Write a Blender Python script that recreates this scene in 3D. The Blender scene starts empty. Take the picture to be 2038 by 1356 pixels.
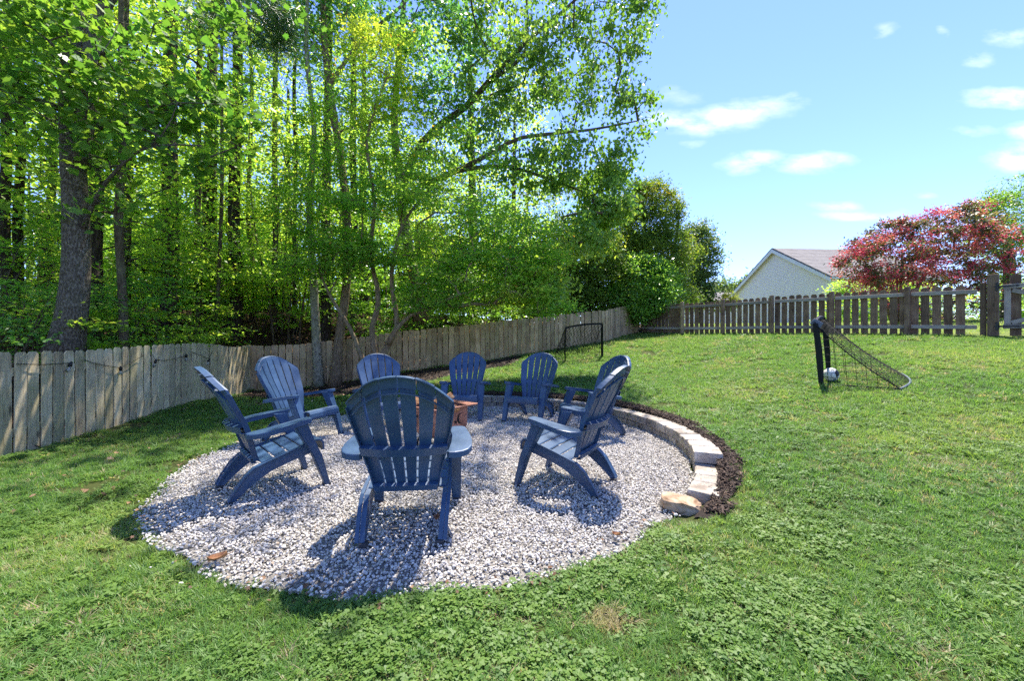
import bpy, bmesh, math, random
import numpy as np
from mathutils import Vector, Matrix

R = math.radians
S = bpy.context.scene
COL = S.collection
rnd = random.Random(7)
NR = np.random.default_rng(11)

# ------------------------------------------------------------------ camera
H = 1.2
F = 793.0
cam_d = bpy.data.cameras.new('camera')
cam_d.lens = 36.0 * F / 2038.0
cam_d.sensor_width = 36.0
cam_d.clip_start = 0.05
cam_d.clip_end = 2000
cam = bpy.data.objects.new('camera', cam_d)
COL.objects.link(cam)
cam.location = (0, 0, H)
cam.rotation_euler = (R(90), 0, 0)
S.camera = cam

# ------------------------------------------------------------------ sky, sun, exposure
SUN_AZ = 24.0      # degrees from +Y towards +X
SUN_EL = 65.0
W = bpy.data.worlds.new('World')
S.world = W
W.use_nodes = True
nt = W.node_tree
for n in list(nt.nodes):
    nt.nodes.remove(n)
sky = nt.nodes.new('ShaderNodeTexSky')
sky.sky_type = 'NISHITA'
sky.sun_disc = False
sky.sun_elevation = R(SUN_EL)
sky.sun_rotation = R(SUN_AZ)
sky.air_density = 0.85
sky.dust_density = 0.05
sky.ozone_density = 3.0
bg = nt.nodes.new('ShaderNodeBackground')
bg.inputs['Strength'].default_value = 0.095
out = nt.nodes.new('ShaderNodeOutputWorld')


def wmath(op, a, b=None, clamp=False):
    m = nt.nodes.new('ShaderNodeMath')
    m.operation = op
    m.use_clamp = clamp
    for i, v in enumerate((a, b)):
        if v is None:
            continue
        if isinstance(v, (int, float)):
            m.inputs[i].default_value = v
        else:
            nt.links.new(v, m.inputs[i])
    return m.outputs[0]


# a few fair-weather clouds, by sky direction
tc = nt.nodes.new('ShaderNodeTexCoord')
sp = nt.nodes.new('ShaderNodeSeparateXYZ')
nt.links.new(tc.outputs['Generated'], sp.inputs[0])
yy = wmath('MAXIMUM', sp.outputs[1], 0.02)
uu = wmath('DIVIDE', sp.outputs[0], yy)
vv = wmath('DIVIDE', sp.outputs[2], yy)
nz = nt.nodes.new('ShaderNodeTexNoise')
nz.inputs['Scale'].default_value = 11.0
nz.inputs['Detail'].default_value = 6.0
nz.inputs['Roughness'].default_value = 0.6
cb = nt.nodes.new('ShaderNodeCombineXYZ')
nt.links.new(uu, cb.inputs[0])
nt.links.new(wmath('MULTIPLY', vv, 2.2), cb.inputs[1])
nt.links.new(cb.outputs[0], nz.inputs['Vector'])
wz = nt.nodes.new('ShaderNodeTexNoise')
wz.inputs['Scale'].default_value = 5.0
wz.inputs['Detail'].default_value = 5.0
nt.links.new(cb.outputs[0], wz.inputs['Vector'])
wsep = nt.nodes.new('ShaderNodeSeparateColor')
nt.links.new(wz.outputs['Color'], wsep.inputs[0])
uu = wmath('ADD', uu, wmath('MULTIPLY', wmath('SUBTRACT', wsep.outputs[0], .5), .11))
vv = wmath('ADD', vv, wmath('MULTIPLY', wmath('SUBTRACT', wsep.outputs[1], .5), .07))
tot = None
for (px, py, ax, ay, k, sl) in [(1355, 238, 75, 16, 1.0, 0), (1455, 228, 100, 21, 1.15, -.12), (1560, 195, 28, 10, .5, -.3),
                            (1500, 322, 45, 17, 1.0, -.1), (1620, 322, 60, 14, 1.0, -.08), (1385, 280, 26, 9, .45, 0),
                            (2010, 75, 45, 18, .65, 0), (1942, 120, 28, 15, .6, 0), (1762, 60, 28, 13, .5, -.2),
                            (2010, 196, 65, 13, 1.0, 0), (2040, 262, 40, 17, 1.0, 0), (2030, 315, 50, 22, 1.1, 0),
                            (1665, 412, 40, 10, .7, 0), (1715, 430, 70, 10, .8, 0), (1880, 72, 12, 9, .5, 0),
                            (1840, 395, 25, 9, .4, 0), (1340, 190, 60, 20, .35, 0), (1950, 260, 60, 14, .35, 0)]:
    u0, v0 = (px - 1019) / F, (678 - py) / F
    a, b = ax / F, ay / F
    du = wmath('SUBTRACT', uu, u0)
    dv = wmath('SUBTRACT', wmath('SUBTRACT', vv, v0), wmath('MULTIPLY', du, -sl))
    q = wmath('ADD', wmath('POWER', wmath('ABSOLUTE', wmath('DIVIDE', du, a)), 2.0),
              wmath('POWER', wmath('ABSOLUTE', wmath('DIVIDE', dv, b)), 2.0))
    m = wmath('MULTIPLY', wmath('POWER', 2.718, wmath('MULTIPLY', q, -.75)), k)
    tot = m if tot is None else wmath('MAXIMUM', tot, m)
mask = wmath('SUBTRACT', wmath('MULTIPLY', tot, wmath('ADD', wmath('MULTIPLY', nz.outputs['Fac'], 3.4), -.75)), 0.16, True)
front = wmath('GREATER_THAN', sp.outputs[1], 0.05)
mask = wmath('MULTIPLY', wmath('MULTIPLY', mask, front), 0.55, True)
mixc = nt.nodes.new('ShaderNodeMixRGB')
nt.links.new(mask, mixc.inputs[0])
tintn = nt.nodes.new('ShaderNodeMixRGB')
tintn.blend_type = 'MULTIPLY'
tintn.inputs[0].default_value = 1.0
tintn.inputs[2].default_value = (0.70, 0.72, 0.98, 1)
nt.links.new(sky.outputs[0], tintn.inputs[1])
nt.links.new(tintn.outputs[0], mixc.inputs[1])
mixc.inputs[2].default_value = (4.6, 4.7, 5.2, 1)
nt.links.new(mixc.outputs[0], bg.inputs['Color'])
nt.links.new(bg.outputs[0], out.inputs[0])

sd = bpy.data.lights.new('sun', 'SUN')
sd.energy = 2.75
sd.angle = R(0.5)
sd.color = (1.0, 0.94, 0.83)
sun = bpy.data.objects.new('sun', sd)
COL.objects.link(sun)
sdir = Vector((math.sin(R(SUN_AZ)) * math.cos(R(SUN_EL)), math.cos(R(SUN_AZ)) * math.cos(R(SUN_EL)), math.sin(R(SUN_EL))))
sun.rotation_euler = sdir.to_track_quat('Z', 'Y').to_euler()
sun.location = (0, 0, 30)
S.view_settings.view_transform = 'Standard'
S.view_settings.look = 'None'
S.view_settings.gamma = 1
S.view_settings.use_curve_mapping = False
S.view_settings.exposure = 2.15
S.render.engine = 'CYCLES'
S.cycles.max_bounces = 10
S.cycles.diffuse_bounces = 8
S.cycles.glossy_bounces = 2
S.cycles.transmission_bounces = 8
S.cycles.transparent_max_bounces = 8
S.cycles.use_adaptive_sampling = True
S.cycles.adaptive_threshold = 0.015
S.cycles.sample_clamp_indirect = 6.0
S.cycles.caustics_reflective = False
S.cycles.caustics_refractive = False
S.cycles.use_denoising = False
try:
    S.cycles.denoiser = 'OPENIMAGEDENOISE'
    S.cycles.denoising_input_passes = 'RGB_ALBEDO_NORMAL'
    S.cycles.denoising_prefilter = 'ACCURATE'
except Exception:
    pass


def PX(px, py, Y):
    return Vector(((px - 1019) * Y / F, Y, H + (678 - py) * Y / F))


# ------------------------------------------------------------------ terrain height
CX, CY = -0.75, 4.5
_pts = [(-5.2, 4.1, 0), (-4.9, 2.5, 0), (-6.2, 9.4, .02), (-4.3, 9.9, .14), (-2.3, 10.6, .44), (-1, 11.1, .58), (1.1, 12.3, .88),
        (3.3, 13.6, 1.18), (5, 15.7, 1.5), (6.06, 14.1, 1.43), (7.65, 11.7, 1.39), (9.24, 9.3, 1.32), (10, 8.1, 1.27),
        (2, 11.4, .68), (4.8, 6.3, .53), (5.6, 6.9, .68), (0, 0, 0), (-3, 0, 0), (-3, 1, 0), (0, -3, 0), (3, -3, .05), (2, 1.2, .02),
        (4.5, 3.5, .28), (7, 6, .8), (-4, 6.5, 0), (-5, 8, .01), (-3, 8.5, .05), (-1.5, 9.3, .25), (12, 5, 1.25), (10, 2, .9),
        (6, 0, .4), (-8, 0, .0), (-6.5, 5, .1), (-8, 6, .6), (-9, 10, 1.2), (-8.8, 13, 1.8), (-3, 13, 1.6), (-14, 6, 1.3),
        (-14, 14, 2.2), (2, 16, 1.7), (10, 13, 1.6), (8, 17, 1.8), (16, 8, 1.7), (17, 22, 2.1), (0, 20, 2.1)]
for a, z in [(100, .18), (75, .21), (45, .22), (15, .21), (-8, .18), (-25, .12), (-40, .05), (-60, .01), (-90, 0), (-120, 0),
             (-150, 0), (180, 0), (150, 0), (125, .05)]:
    _pts.append((CX + 2.85 * math.cos(R(a)), CY + 2.85 * math.sin(R(a)), z))
_P = np.array(_pts)


def _phi(r2):
    return np.where(r2 > 1e-9, .5 * r2 * np.log(np.maximum(r2, 1e-9)), 0)


_n = len(_P)
_A = np.zeros((_n + 3, _n + 3))
_A[:_n, :_n] = _phi(((_P[:, None, :2] - _P[None, :, :2]) ** 2).sum(-1)) + np.eye(_n) * .02
_A[:_n, _n] = 1
_A[:_n, _n + 1:] = _P[:, :2]
_A[_n, :_n] = 1
_A[_n + 1:, :_n] = _P[:, :2].T
_W = np.linalg.solve(_A, np.r_[_P[:, 2], 0, 0, 0])


def hraw(x, y):
    x = np.asarray(x, float)
    y = np.asarray(y, float)
    s = _W[_n] + _W[_n + 1] * x + _W[_n + 2] * y
    for i in range(_n):
        s = s + _W[i] * _phi((x - _P[i, 0]) ** 2 + (y - _P[i, 1]) ** 2)
    return s


def gz(x, y):
    """ground height"""
    x = np.asarray(x, float)
    y = np.asarray(y, float)
    xc = np.clip(x, -16, 18)
    yc = np.clip(y, -4, 24)
    s = hraw(xc, yc)
    s = np.clip(s, -0.02, 2.6)
    d = np.hypot(x - xc, y - yc)
    s = s + np.minimum(d * 0.008, 1.2)
    r = np.hypot(x - CX, y - CY)
    t = np.clip((r - 2.64) / 0.12, 0, 1)
    t = t * t * (3 - 2 * t)
    inner = np.where(r < 2.75, t, 1)
    return s * inner


def g1(x, y):
    return float(gz(x, y))


# ------------------------------------------------------------------ materials
def mat(name):
    m = bpy.data.materials.new(name)
    m.use_nodes = True
    for n in list(m.node_tree.nodes):
        m.node_tree.nodes.remove(n)
    return m


class NB:
    """small node builder"""

    def __init__(s, m):
        s.t = m.node_tree

    def n(s, typ, ins=None, **kw):
        nd = s.t.nodes.new(typ)
        for k, v in kw.items():
            setattr(nd, k, v)
        for k, v in (ins or {}).items():
            if hasattr(v, 'is_output') or isinstance(v, bpy.types.NodeSocket):
                s.t.links.new(v, nd.inputs[k])
            else:
                nd.inputs[k].default_value = v
        return nd

    def link(s, a, b):
        s.t.links.new(a, b)

    def ramp(s, fac, stops, interp='LINEAR'):
        r = s.t.nodes.new('ShaderNodeValToRGB')
        r.color_ramp.interpolation = interp
        el = r.color_ramp.elements
        while len(el) < len(stops):
            el.new(0.5)
        for e, (p, c) in zip(el, stops):
            e.position = p
            e.color = (*c, 1) if len(c) == 3 else c
        s.t.links.new(fac, r.inputs[0])
        return r.outputs[0]

    def math(s, op, a, b=0.0, clamp=False):
        m = s.t.nodes.new('ShaderNodeMath')
        m.operation = op
        m.use_clamp = clamp
        for i, v in enumerate((a, b)):
            if isinstance(v, (int, float)):
                m.inputs[i].default_value = v
            else:
                s.t.links.new(v, m.inputs[i])
        return m.outputs[0]

    def mix(s, f, a, b, mode='MIX'):
        m = s.t.nodes.new('ShaderNodeMixRGB')
        m.blend_type = mode
        for i, v in enumerate((f, a, b)):
            if isinstance(v, (int, float)):
                m.inputs[i].default_value = v
            elif isinstance(v, tuple):
                m.inputs[i].default_value = (*v, 1) if len(v) == 3 else v
            else:
                s.t.links.new(v, m.inputs[i])
        return m.outputs[0]

    def coords(s, space='Object', scale=(1, 1, 1), offs=None):
        tcn = s.t.nodes.new('ShaderNodeTexCoord')
        mp = s.t.nodes.new('ShaderNodeMapping')
        mp.inputs['Scale'].default_value = scale
        s.t.links.new(tcn.outputs[space], mp.inputs[0])
        if offs is not None:
            s.t.links.new(offs, mp.inputs['Location'])
        return mp.outputs[0]

    def noise(s, vec, scale, detail=4, rough=.55, dist=0):
        nn = s.t.nodes.new('ShaderNodeTexNoise')
        nn.inputs['Scale'].default_value = scale
        nn.inputs['Detail'].default_value = detail
        nn.inputs['Roughness'].default_value = rough
        nn.inputs['Distortion'].default_value = dist
        s.t.links.new(vec, nn.inputs['Vector'])
        return nn.outputs['Fac']

    def done(s, col, rough=.6, bump=None, bstr=.3, bdist=.01, spec=.5, metal=0.0, subsurf=None):
        p = s.t.nodes.new('ShaderNodeBsdfPrincipled')
        for k, v in (('Base Color', col), ('Roughness', rough), ('Specular IOR Level', spec), ('Metallic', metal)):
            if isinstance(v, tuple):
                p.inputs[k].default_value = (*v, 1)
            elif isinstance(v, (int, float)):
                p.inputs[k].default_value = v
            else:
                s.t.links.new(v, p.inputs[k])
        if bump is not None:
            b = s.t.nodes.new('ShaderNodeBump')
            b.inputs['Strength'].default_value = bstr
            b.inputs['Distance'].default_value = bdist
            s.t.links.new(bump, b.inputs['Height'])
            s.t.links.new(b.outputs[0], p.inputs['Normal'])
        o = s.t.nodes.new('ShaderNodeOutputMaterial')
        s.t.links.new(p.outputs[0], o.inputs[0])
        return p


def rand3(b):
    oi = b.n('ShaderNodeObjectInfo')
    c = b.n('ShaderNodeCombineXYZ')
    r = oi.outputs['Random']
    b.link(b.math('MULTIPLY', r, 37.0), c.inputs[0])
    b.link(b.math('MULTIPLY', r, 91.0), c.inputs[1])
    b.link(b.math('MULTIPLY', r, 53.0), c.inputs[2])
    return r, c.outputs[0]


def wood_mat(name, stops, green=.0, grain=1.0):
    m = mat(name)
    b = NB(m)
    r, off = rand3(b)
    v = b.coords('Object', (1, 1, 1), off)
    v2 = b.coords('Object', (28, 28, 1.3), off)
    g = b.noise(v2, 3.0, 6, .65, .8)
    g2 = b.noise(v, 3.5, 3, .5)
    vor = b.n('ShaderNodeTexVoronoi', {'Vector': b.coords('Object', (7, 7, 2.3), off), 'Scale': 1.0})
    knot = b.ramp(vor.outputs['Distance'], [(0.0, (1, 1, 1)), (0.07, (.9, .9, .9)), (.13, (0, 0, 0))])
    f = b.math('ADD', b.math('MULTIPLY', g, .62), b.math('MULTIPLY', g2, .4))
    col = b.ramp(f, stops)
    tone = b.math('ADD', b.math('MULTIPLY', r, .6), .70)
    tn = b.n('ShaderNodeCombineColor', {0: tone, 1: tone, 2: tone})
    col = b.mix(1.0, col, tn.outputs[0], 'MULTIPLY')
    if green:
        gm = b.ramp(b.noise(v, 1.8, 3), [(.42, (0, 0, 0)), (.68, (1, 1, 1))])
        col = b.mix(b.math('MULTIPLY', gm, green), col, (.27, .29, .12))
    col = b.mix(b.math('MULTIPLY', knot, .75), col, (.03, .02, .013))
    b.done(col, .85, g, .5 * grain, .004, .25)
    return m


M = {}
M['picket'] = wood_mat('weathered_pine', [(.34, (.20, .145, .085)), (.5, (.53, .42, .25)), (.66, (.68, .58, .39))], green=.35)
M['picket_back'] = wood_mat('tan_brown_pine', [(.34, (.16, .10, .05)), (.5, (.38, .255, .145)), (.66, (.54, .40, .245))], green=.3)  # tan brown pine of the back fence
M['picket_dark'] = wood_mat('brown_weathered_pine', [(.34, (.065, .036, .022)), (.5, (.19, .118, .076)), (.66, (.30, .21, .145))])
M['rail'] = wood_mat('grey_rail_pine', [(.25, (.14, .115, .095)), (.5, (.32, .275, .235)), (.75, (.48, .42, .37))])
# rails lie along x: the same wood, grain turned
for nd in M['rail'].node_tree.nodes:
    if nd.type == 'MAPPING' and nd.inputs['Scale'].default_value[0] > 20:
        nd.inputs['Scale'].default_value = (1.3, 28, 28)


def plain(name, col, rough=.6, spec=.4, var=.0, vscale=8, metal=0, bump=0, bscale=40):
    m = mat(name)
    b = NB(m)
    v = b.coords('Object')
    n1 = b.noise(v, vscale, 4)
    c = b.mix(b.math('MULTIPLY', n1, var * 2), col, tuple(x * .45 for x in col)) if var else col
    b.done(c, rough, b.noise(v, bscale, 4) if bump else None, bump, .01, spec, metal)
    return m


# chair plastic: faded navy, a little dust
m = mat('navy_resin')
b = NB(m)
r, off = rand3(b)
v = b.coords('Object', (1, 1, 1), off)
f1 = b.noise(v, 5, 5, .6)
f2 = b.noise(v, 60, 3, .6)
col = b.ramp(f1, [(.3, (.020, .050, .108)), (.7, (.036, .084, .170))])
col = b.mix(b.math('MULTIPLY', b.math('SUBTRACT', f2, .5, True), .5), col, (.16, .2, .3))
tn = b.math('ADD', b.math('MULTIPLY', r, .24), .88)
col = b.mix(1, col, b.n('ShaderNodeCombineColor', {0: tn, 1: tn, 2: tn}).outputs[0], 'MULTIPLY')
b.done(col, b.math('ADD', b.math('MULTIPLY', f1, .22), .32), f2, .08, .002, .5)
M['chair'] = m
M['foot'] = plain('foot_plastic', (.05, .05, .055), .6, .3, .2)
M['black'] = plain('black_fabric', (.012, .013, .015), .75, .3, .2)
M['tube'] = plain('grey_tube_cover', (.10, .12, .16), .5, .4, .2)
M['net'] = plain('net_cord', (.012, .013, .012), .8, .2)
M['iron'] = plain('black_iron', (.01, .01, .01), .45, .5)
M['wire'] = plain('black_wire', (.008, .008, .008), .5, .4)
M['siding'] = plain('cream_siding', (.88, .81, .72), .6, .3, .05, 2)
M['trim'] = plain('white_trim', (.75, .74, .71), .5, .4, .04)
M['soffit'] = plain('cream_soffit', (.55, .5, .33), .6, .3, .04)
M['dark_gap'] = plain('dark_metal_edge', (.03, .03, .035), .5, .4)

m = mat('window_glass')
b = NB(m)
b.done((.10, .13, .16), .06, spec=.8)
M['glass'] = m
m = mat('bulb_glass')
b = NB(m)
g = b.n('ShaderNodeBsdfPrincipled', {'Base Color': (.95, .95, .93, 1), 'Roughness': .05, 'Transmission Weight': .85, 'IOR': 1.45})
o = b.n('ShaderNodeOutputMaterial')
b.link(g.outputs[0], o.inputs[0])
M['bulb'] = m

# copper-coloured fire bowl
m = mat('rusty_copper_steel')
b = NB(m)
v = b.coords('Object')
n1 = b.noise(v, 7, 5, .6)
n2 = b.noise(v, 35, 4, .6)
col = b.ramp(n1, [(.3, (.15, .055, .035)), (.5, (.33, .145, .10)), (.7, (.42, .22, .165))])
b.done(col, .5, n2, .15, .003, .5, .25)
M['copper'] = m
m = mat('split_wood')
b = NB(m)
v = b.coords('Object', (2, 2, 14))
n1 = b.noise(v, 4, 5, .6)
b.done(b.ramp(n1, [(.3, (.16, .06, .025)), (.5, (.42, .2, .08)), (.7, (.7, .46, .22))]), .8, n1, .3, .005, .2)
M['log'] = m
M['char_and_shade'] = plain('ash_char_and_cutout_shade', (.03, .025, .022), .9, .2, .3, 20, bump=.4)  # ash bed, and the painted shade of the bowl's cut-outs

# wall block
m = mat('tumbled_concrete')
b = NB(m)
r, off = rand3(b)
v = b.coords('Object', (1, 1, 1), off)
n1 = b.noise(v, 6, 5, .6)
n2 = b.noise(v, 70, 5, .7)
col = b.ramp(n1, [(.3, (.22, .18, .145)), (.5, (.40, .35, .295)), (.72, (.54, .485, .42))])
sp_ = b.ramp(n2, [(.33, (.35, .35, .35)), (.5, (1, 1, 1))])
col = b.mix(.8, col, sp_, 'MULTIPLY')
tone = b.math('ADD', b.math('MULTIPLY', r, .5), .70)
tn = b.n('ShaderNodeCombineColor', {0: tone, 1: tone, 2: tone})
col = b.mix(1, col, tn.outputs[0], 'MULTIPLY')
b.done(col, .9, n2, .6, .004, .2)
M['block'] = m
m = mat('tan_sandstone')
b = NB(m)
v = b.coords('Object')
n1 = b.noise(v, 6, 6, .65, .6)
n2 = b.noise(v, 30, 5, .65)
b.done(b.ramp(n1, [(.32, (.13, .065, .03)), (.46, (.34, .235, .15)), (.6, (.48, .37, .26)), (.75, (.56, .48, .39))]), .85, n2, .5, .006, .2)
M['rock'] = m


def inst_tint(b, name='tint'):
    return b.n('ShaderNodeAttribute', attribute_type='INSTANCER', attribute_name=name).outputs['Fac']


m = mat('limestone_gravel')
b = NB(m)
t = inst_tint(b)
v = b.coords('Object')
n2 = b.noise(v, 3, 3, .6)
col = b.ramp(t, [(0, (.17, .15, .13)), (.07, (.32, .295, .265)), (.3, (.58, .53, .47)), (.7, (.72, .67, .60)), (.93, (.80, .76, .70)),
                 (1, (.46, .35, .25))])
col = b.mix(b.math('MULTIPLY', n2, .35), col, (.30, .28, .27))
b.done(col, .8, n2, .3, .2, .3)
M['gravel'] = m
m = mat('gravel_fines')
b = NB(m)
v = b.coords('Object')
n2 = b.noise(v, 60, 4, .7)
b.done(b.ramp(n2, [(.3, (.10, .09, .08)), (.7, (.34, .32, .30))]), .9, n2, .8, .02, .2)
M['fines'] = m
m = mat('shredded_mulch')
b = NB(m)
t = inst_tint(b)
b.done(b.ramp(t, [(0, (.018, .011, .008)), (.5, (.052, .031, .021)), (.9, (.11, .068, .047)), (1, (.26, .17, .11))]), .8, spec=.35)
M['mulch'] = m
m = mat('mulch_soil')
b = NB(m)
v = b.coords('Object')
n2 = b.noise(v, 45, 5, .7)
b.done(b.ramp(n2, [(.3, (.008, .006, .005)), (.7, (.045, .032, .026))]), .9, n2, .8, .02, .2)
M['mulchsoil'] = m
m = mat('leaf_litter')
b = NB(m)
t = inst_tint(b)
b.done(b.ramp(t, [(0, (.05, .025, .014)), (.5, (.13, .065, .034)), (.85, (.24, .14, .075)), (1, (.36, .26, .17))]), .7, spec=.35)
M['litter'] = m


def leafy(name, stops, trans=.45, tr_gain=1.6, source='GEOMETRY', rough=.42, spec=.45, attr='tint', tr_hue=(1.06, 1.0, .5)):
    """a leaf lets light through: principled front mixed with translucency"""
    m = mat(name)
    b = NB(m)
    t = b.n('ShaderNodeAttribute', attribute_type=source, attribute_name=attr).outputs['Fac']
    col = b.ramp(t, stops)
    p = b.n('ShaderNodeBsdfPrincipled', {'Base Color': col, 'Roughness': rough, 'Specular IOR Level': spec})
    tcol = b.mix(1.0, col, tuple(x * tr_gain for x in tr_hue), 'MULTIPLY')
    tb = b.n('ShaderNodeBsdfTranslucent', {'Color': tcol})
    mx = b.n('ShaderNodeMixShader', {0: trans})
    b.link(p.outputs[0], mx.inputs[1])
    b.link(tb.outputs[0], mx.inputs[2])
    o = b.n('ShaderNodeOutputMaterial')
    b.link(mx.outputs[0], o.inputs[0])
    return m


M['grass'] = leafy('lawn_green', [(0, (0.386, 0.3, 0.213)), (0.05, (0.309, 0.3, 0.135)), (0.12, (0.129, 0.225, 0.0579)), (0.4, (0.11, 0.225, 0.0503)), (0.8, (0.193, 0.288, 0.0677)), (1, (0.309, 0.35, 0.116))], .45, 1.7, 'INSTANCER', .5, .35, tr_hue=(1.02, 1.0, .62))
M['clover'] = leafy('clover_green', [(0, (0.0801, 0.163, 0.0369)), (0.5, (0.142, 0.24, 0.0518)), (1, (0.222, 0.304, 0.0739))], .45, 1.7, 'INSTANCER', .5, .3, tr_hue=(1.02, 1.0, .62))
M['maple'] = leafy('maple_leaf', [(0, (0.0862, 0.204, 0.036)), (0.4, (0.172, 0.348, 0.048)), (0.7, (0.265, 0.396, 0.06)), (0.86, (0.356, 0.456, 0.072)), (0.93, (0.437, 0.492, 0.078)), (1, (0.529, 0.288, 0.048))], 0.52, 2.1)
M['gum'] = leafy('sweetgum_leaf', [(0, (0.0676, 0.203, 0.064)), (0.6, (0.108, 0.27, 0.0801)), (1, (0.216, 0.378, 0.0801))], 0.45, 1.8, rough=.35)
M['heart'] = leafy('broad_leaf', [(0, (0.0929, 0.201, 0.0449)), (0.5, (0.146, 0.274, 0.0508)), (1, (0.318, 0.4, 0.0714))], 0.5, 1.8, rough=.4)
M['tulip'] = leafy('poplar_leaf', [(0, (0.0745, 0.206, 0.0409)), (0.5, (0.13, 0.261, 0.0447)), (0.93, (0.223, 0.336, 0.0559)), (0.97, (0.223, 0.336, 0.0559)), (1, (0.745, 0.504, 0.0559))], 0.52, 1.6)
M['forest'] = leafy('woodland_leaf', [(0, (0.124, 0.25, 0.0472)), (0.5, (0.226, 0.362, 0.0629)), (1, (0.452, 0.497, 0.0919))], 0.58, 2.3)
M['shade'] = leafy('understory_leaf', [(0, (0.0838, 0.223, 0.0606)), (0.6, (0.167, 0.335, 0.0757)), (0.97, (0.335, 0.448, 0.0907)), (1, (0.839, 0.559, 0.151))], 0.5, 2.1, rough=.28, spec=.7)
M['evergreen'] = leafy('evergreen_leaf', [(0, (0.0663, 0.1283, 0.0234)), (0.5, (0.1162, 0.2003, 0.03)), (0.9, (0.249, 0.282, 0.0401)), (1, (0.465, 0.3217, 0.0501))], 0.4, 1.8, rough=.55, spec=.25)
M['cherry'] = leafy('laurel_leaf', [(0, (0.0938, 0.23, 0.0388)), (0.6, (0.184, 0.353, 0.056)), (1, (0.37, 0.514, 0.0754))], 0.42, 1.8, rough=.32, spec=.5)
M['distant'] = leafy('distant_leaf', [(0, (0.0754, 0.146, 0.0527)), (0.6, (0.132, 0.211, 0.0643)), (1, (0.245, 0.309, 0.0702))], .35, 1.4)
M['myrtle'] = leafy('myrtle_leaf', [(0, (0.0455, 0.065, 0.0286)), (0.45, (0.091, 0.104, 0.0455)), (0.7, (0.208, 0.195, 0.091)), (1, (0.364, 0.325, 0.169))], .35, 1.3, tr_hue=(1.1, 1, .5))
M['blossom'] = leafy('myrtle_blossom', [(0, (0.418, 0.0385, 0.077)), (0.5, (0.605, 0.077, 0.132)), (1, (0.682, 0.22, 0.154))], .3, 1.2, tr_hue=(1.1, .9, .9))
M['shrub'] = leafy('yellow_shrub', [(0, (.12, .18, .03)), (1, (.30, .34, .06))], .4, 1.4)
M['pine'] = leafy('pine_needle', [(0, (0.032, 0.096, 0.0288)), (1, (0.08, 0.176, 0.048))], .25, 1.3)


def bark(name, stops, vs=(9, 9, 2.2), bs=.8, spots=False, lich=0):
    m = mat(name)
    b = NB(m)
    v = b.coords('Object', vs)
    n1 = b.noise(v, 3, 6, .65, .6)
    vo = b.n('ShaderNodeTexVoronoi', {'Vector': b.coords('Object', tuple(x * 1.7 for x in vs)), 'Scale': 2.0})
    f = b.math('ADD', b.math('MULTIPLY', n1, .7), b.math('MULTIPLY', vo.outputs['Distance'], .45))
    col = b.ramp(f, stops)
    n0 = b.noise(b.coords('Object'), 1.6, 3)
    if lich:
        lm = b.ramp(n0, [(.48, (0, 0, 0)), (.62, (1, 1, 1))])
        col = b.mix(b.math('MULTIPLY', lm, lich), col, (.20, .22, .12))
    if spots:
        sm = b.ramp(b.noise(b.coords('Object', (5, 5, 9)), 2.4, 3), [(.6, (0, 0, 0)), (.66, (1, 1, 1))])
        col = b.mix(b.math('MULTIPLY', sm, .8), col, (.03, .028, .02))
    b.done(col, .9, f, bs, .03, .2)
    return m


M['bark_grey'] = bark('grey_poplar_bark', [(.25, (.03, .022, .015)), (.55, (.10, .078, .056)), (.85, (.26, .225, .18))], (14, 14, 6), 1.0, lich=.15)
M['bark_dark'] = bark('dark_pine_bark', [(.25, (.015, .011, .009)), (.6, (.05, .036, .028)), (.9, (.13, .10, .085))], (7, 7, 1.5), 1.0)
M['bark_thin'] = bark('sapling_bark', [(.25, (.03, .02, .012)), (.6, (.11, .08, .05)), (.9, (.21, .16, .11))], lich=.3)
M['bark_tan'] = bark('tan_bark', [(.25, (.08, .052, .03)), (.6, (.20, .14, .085)), (.9, (.33, .25, .17))], (11, 11, 2))
M['bark_pale'] = bark('mottled_grey_bark', [(.2, (.09, .075, .05)), (.55, (.25, .22, .155)), (.9, (.38, .35, .27))], (4, 4, 3), .4, spots=True, lich=.5)
M['bark_maple'] = bark('maple_bark', [(.25, (.10, .065, .035)), (.6, (.24, .165, .095)), (.9, (.36, .27, .18))], (6, 6, 2), .4, lich=.25)
M['snag'] = bark('bare_snag_wood', [(.25, (.16, .09, .05)), (.6, (.36, .23, .14)), (.9, (.5, .36, .24))])

# ground with three zones (soil under the lawn, woodland floor, open grass beyond the fence)
m = mat('lawn_soil')
b = NB(m)
v = b.coords('Object')
n1 = b.noise(v, 1.1, 5, .6)
n2 = b.noise(v, 40, 5, .7)
col = b.ramp(n1, [(.3, (.045, .065, .014)), (.55, (.06, .085, .018)), (.75, (.11, .10, .035))])
col = b.mix(b.math('MULTIPLY', n2, .6), col, (.05, .035, .02))
b.done(col, .95, n2, .8, .03, .15)
M['soil'] = m
m = mat('woodland_floor')
b = NB(m)
v = b.coords('Object')
n1 = b.noise(v, 2.2, 6, .7)
n2 = b.noise(v, 30, 5, .7)
f = b.math('ADD', b.math('MULTIPLY', n1, .5), b.math('MULTIPLY', n2, .5))
b.done(b.ramp(f, [(.3, (.014, .009, .006)), (.52, (.055, .03, .018)), (.7, (.13, .075, .045))]), .95, n2, .9, .05, .15)
M['floor'] = m
m = mat('open_grass')
b = NB(m)
v = b.coords('Object')
n1 = b.noise(v, .35, 6, .65)
n2 = b.noise(v, 12, 5, .7)
f = b.math('ADD', b.math('MULTIPLY', n1, .6), b.math('MULTIPLY', n2, .4))
b.done(b.ramp(f, [(.3, (.09, .13, .03)), (.55, (.16, .20, .05)), (.75, (.26, .27, .09))]), .95, n2, .8, .05, .15)
M['open'] = m

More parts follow.
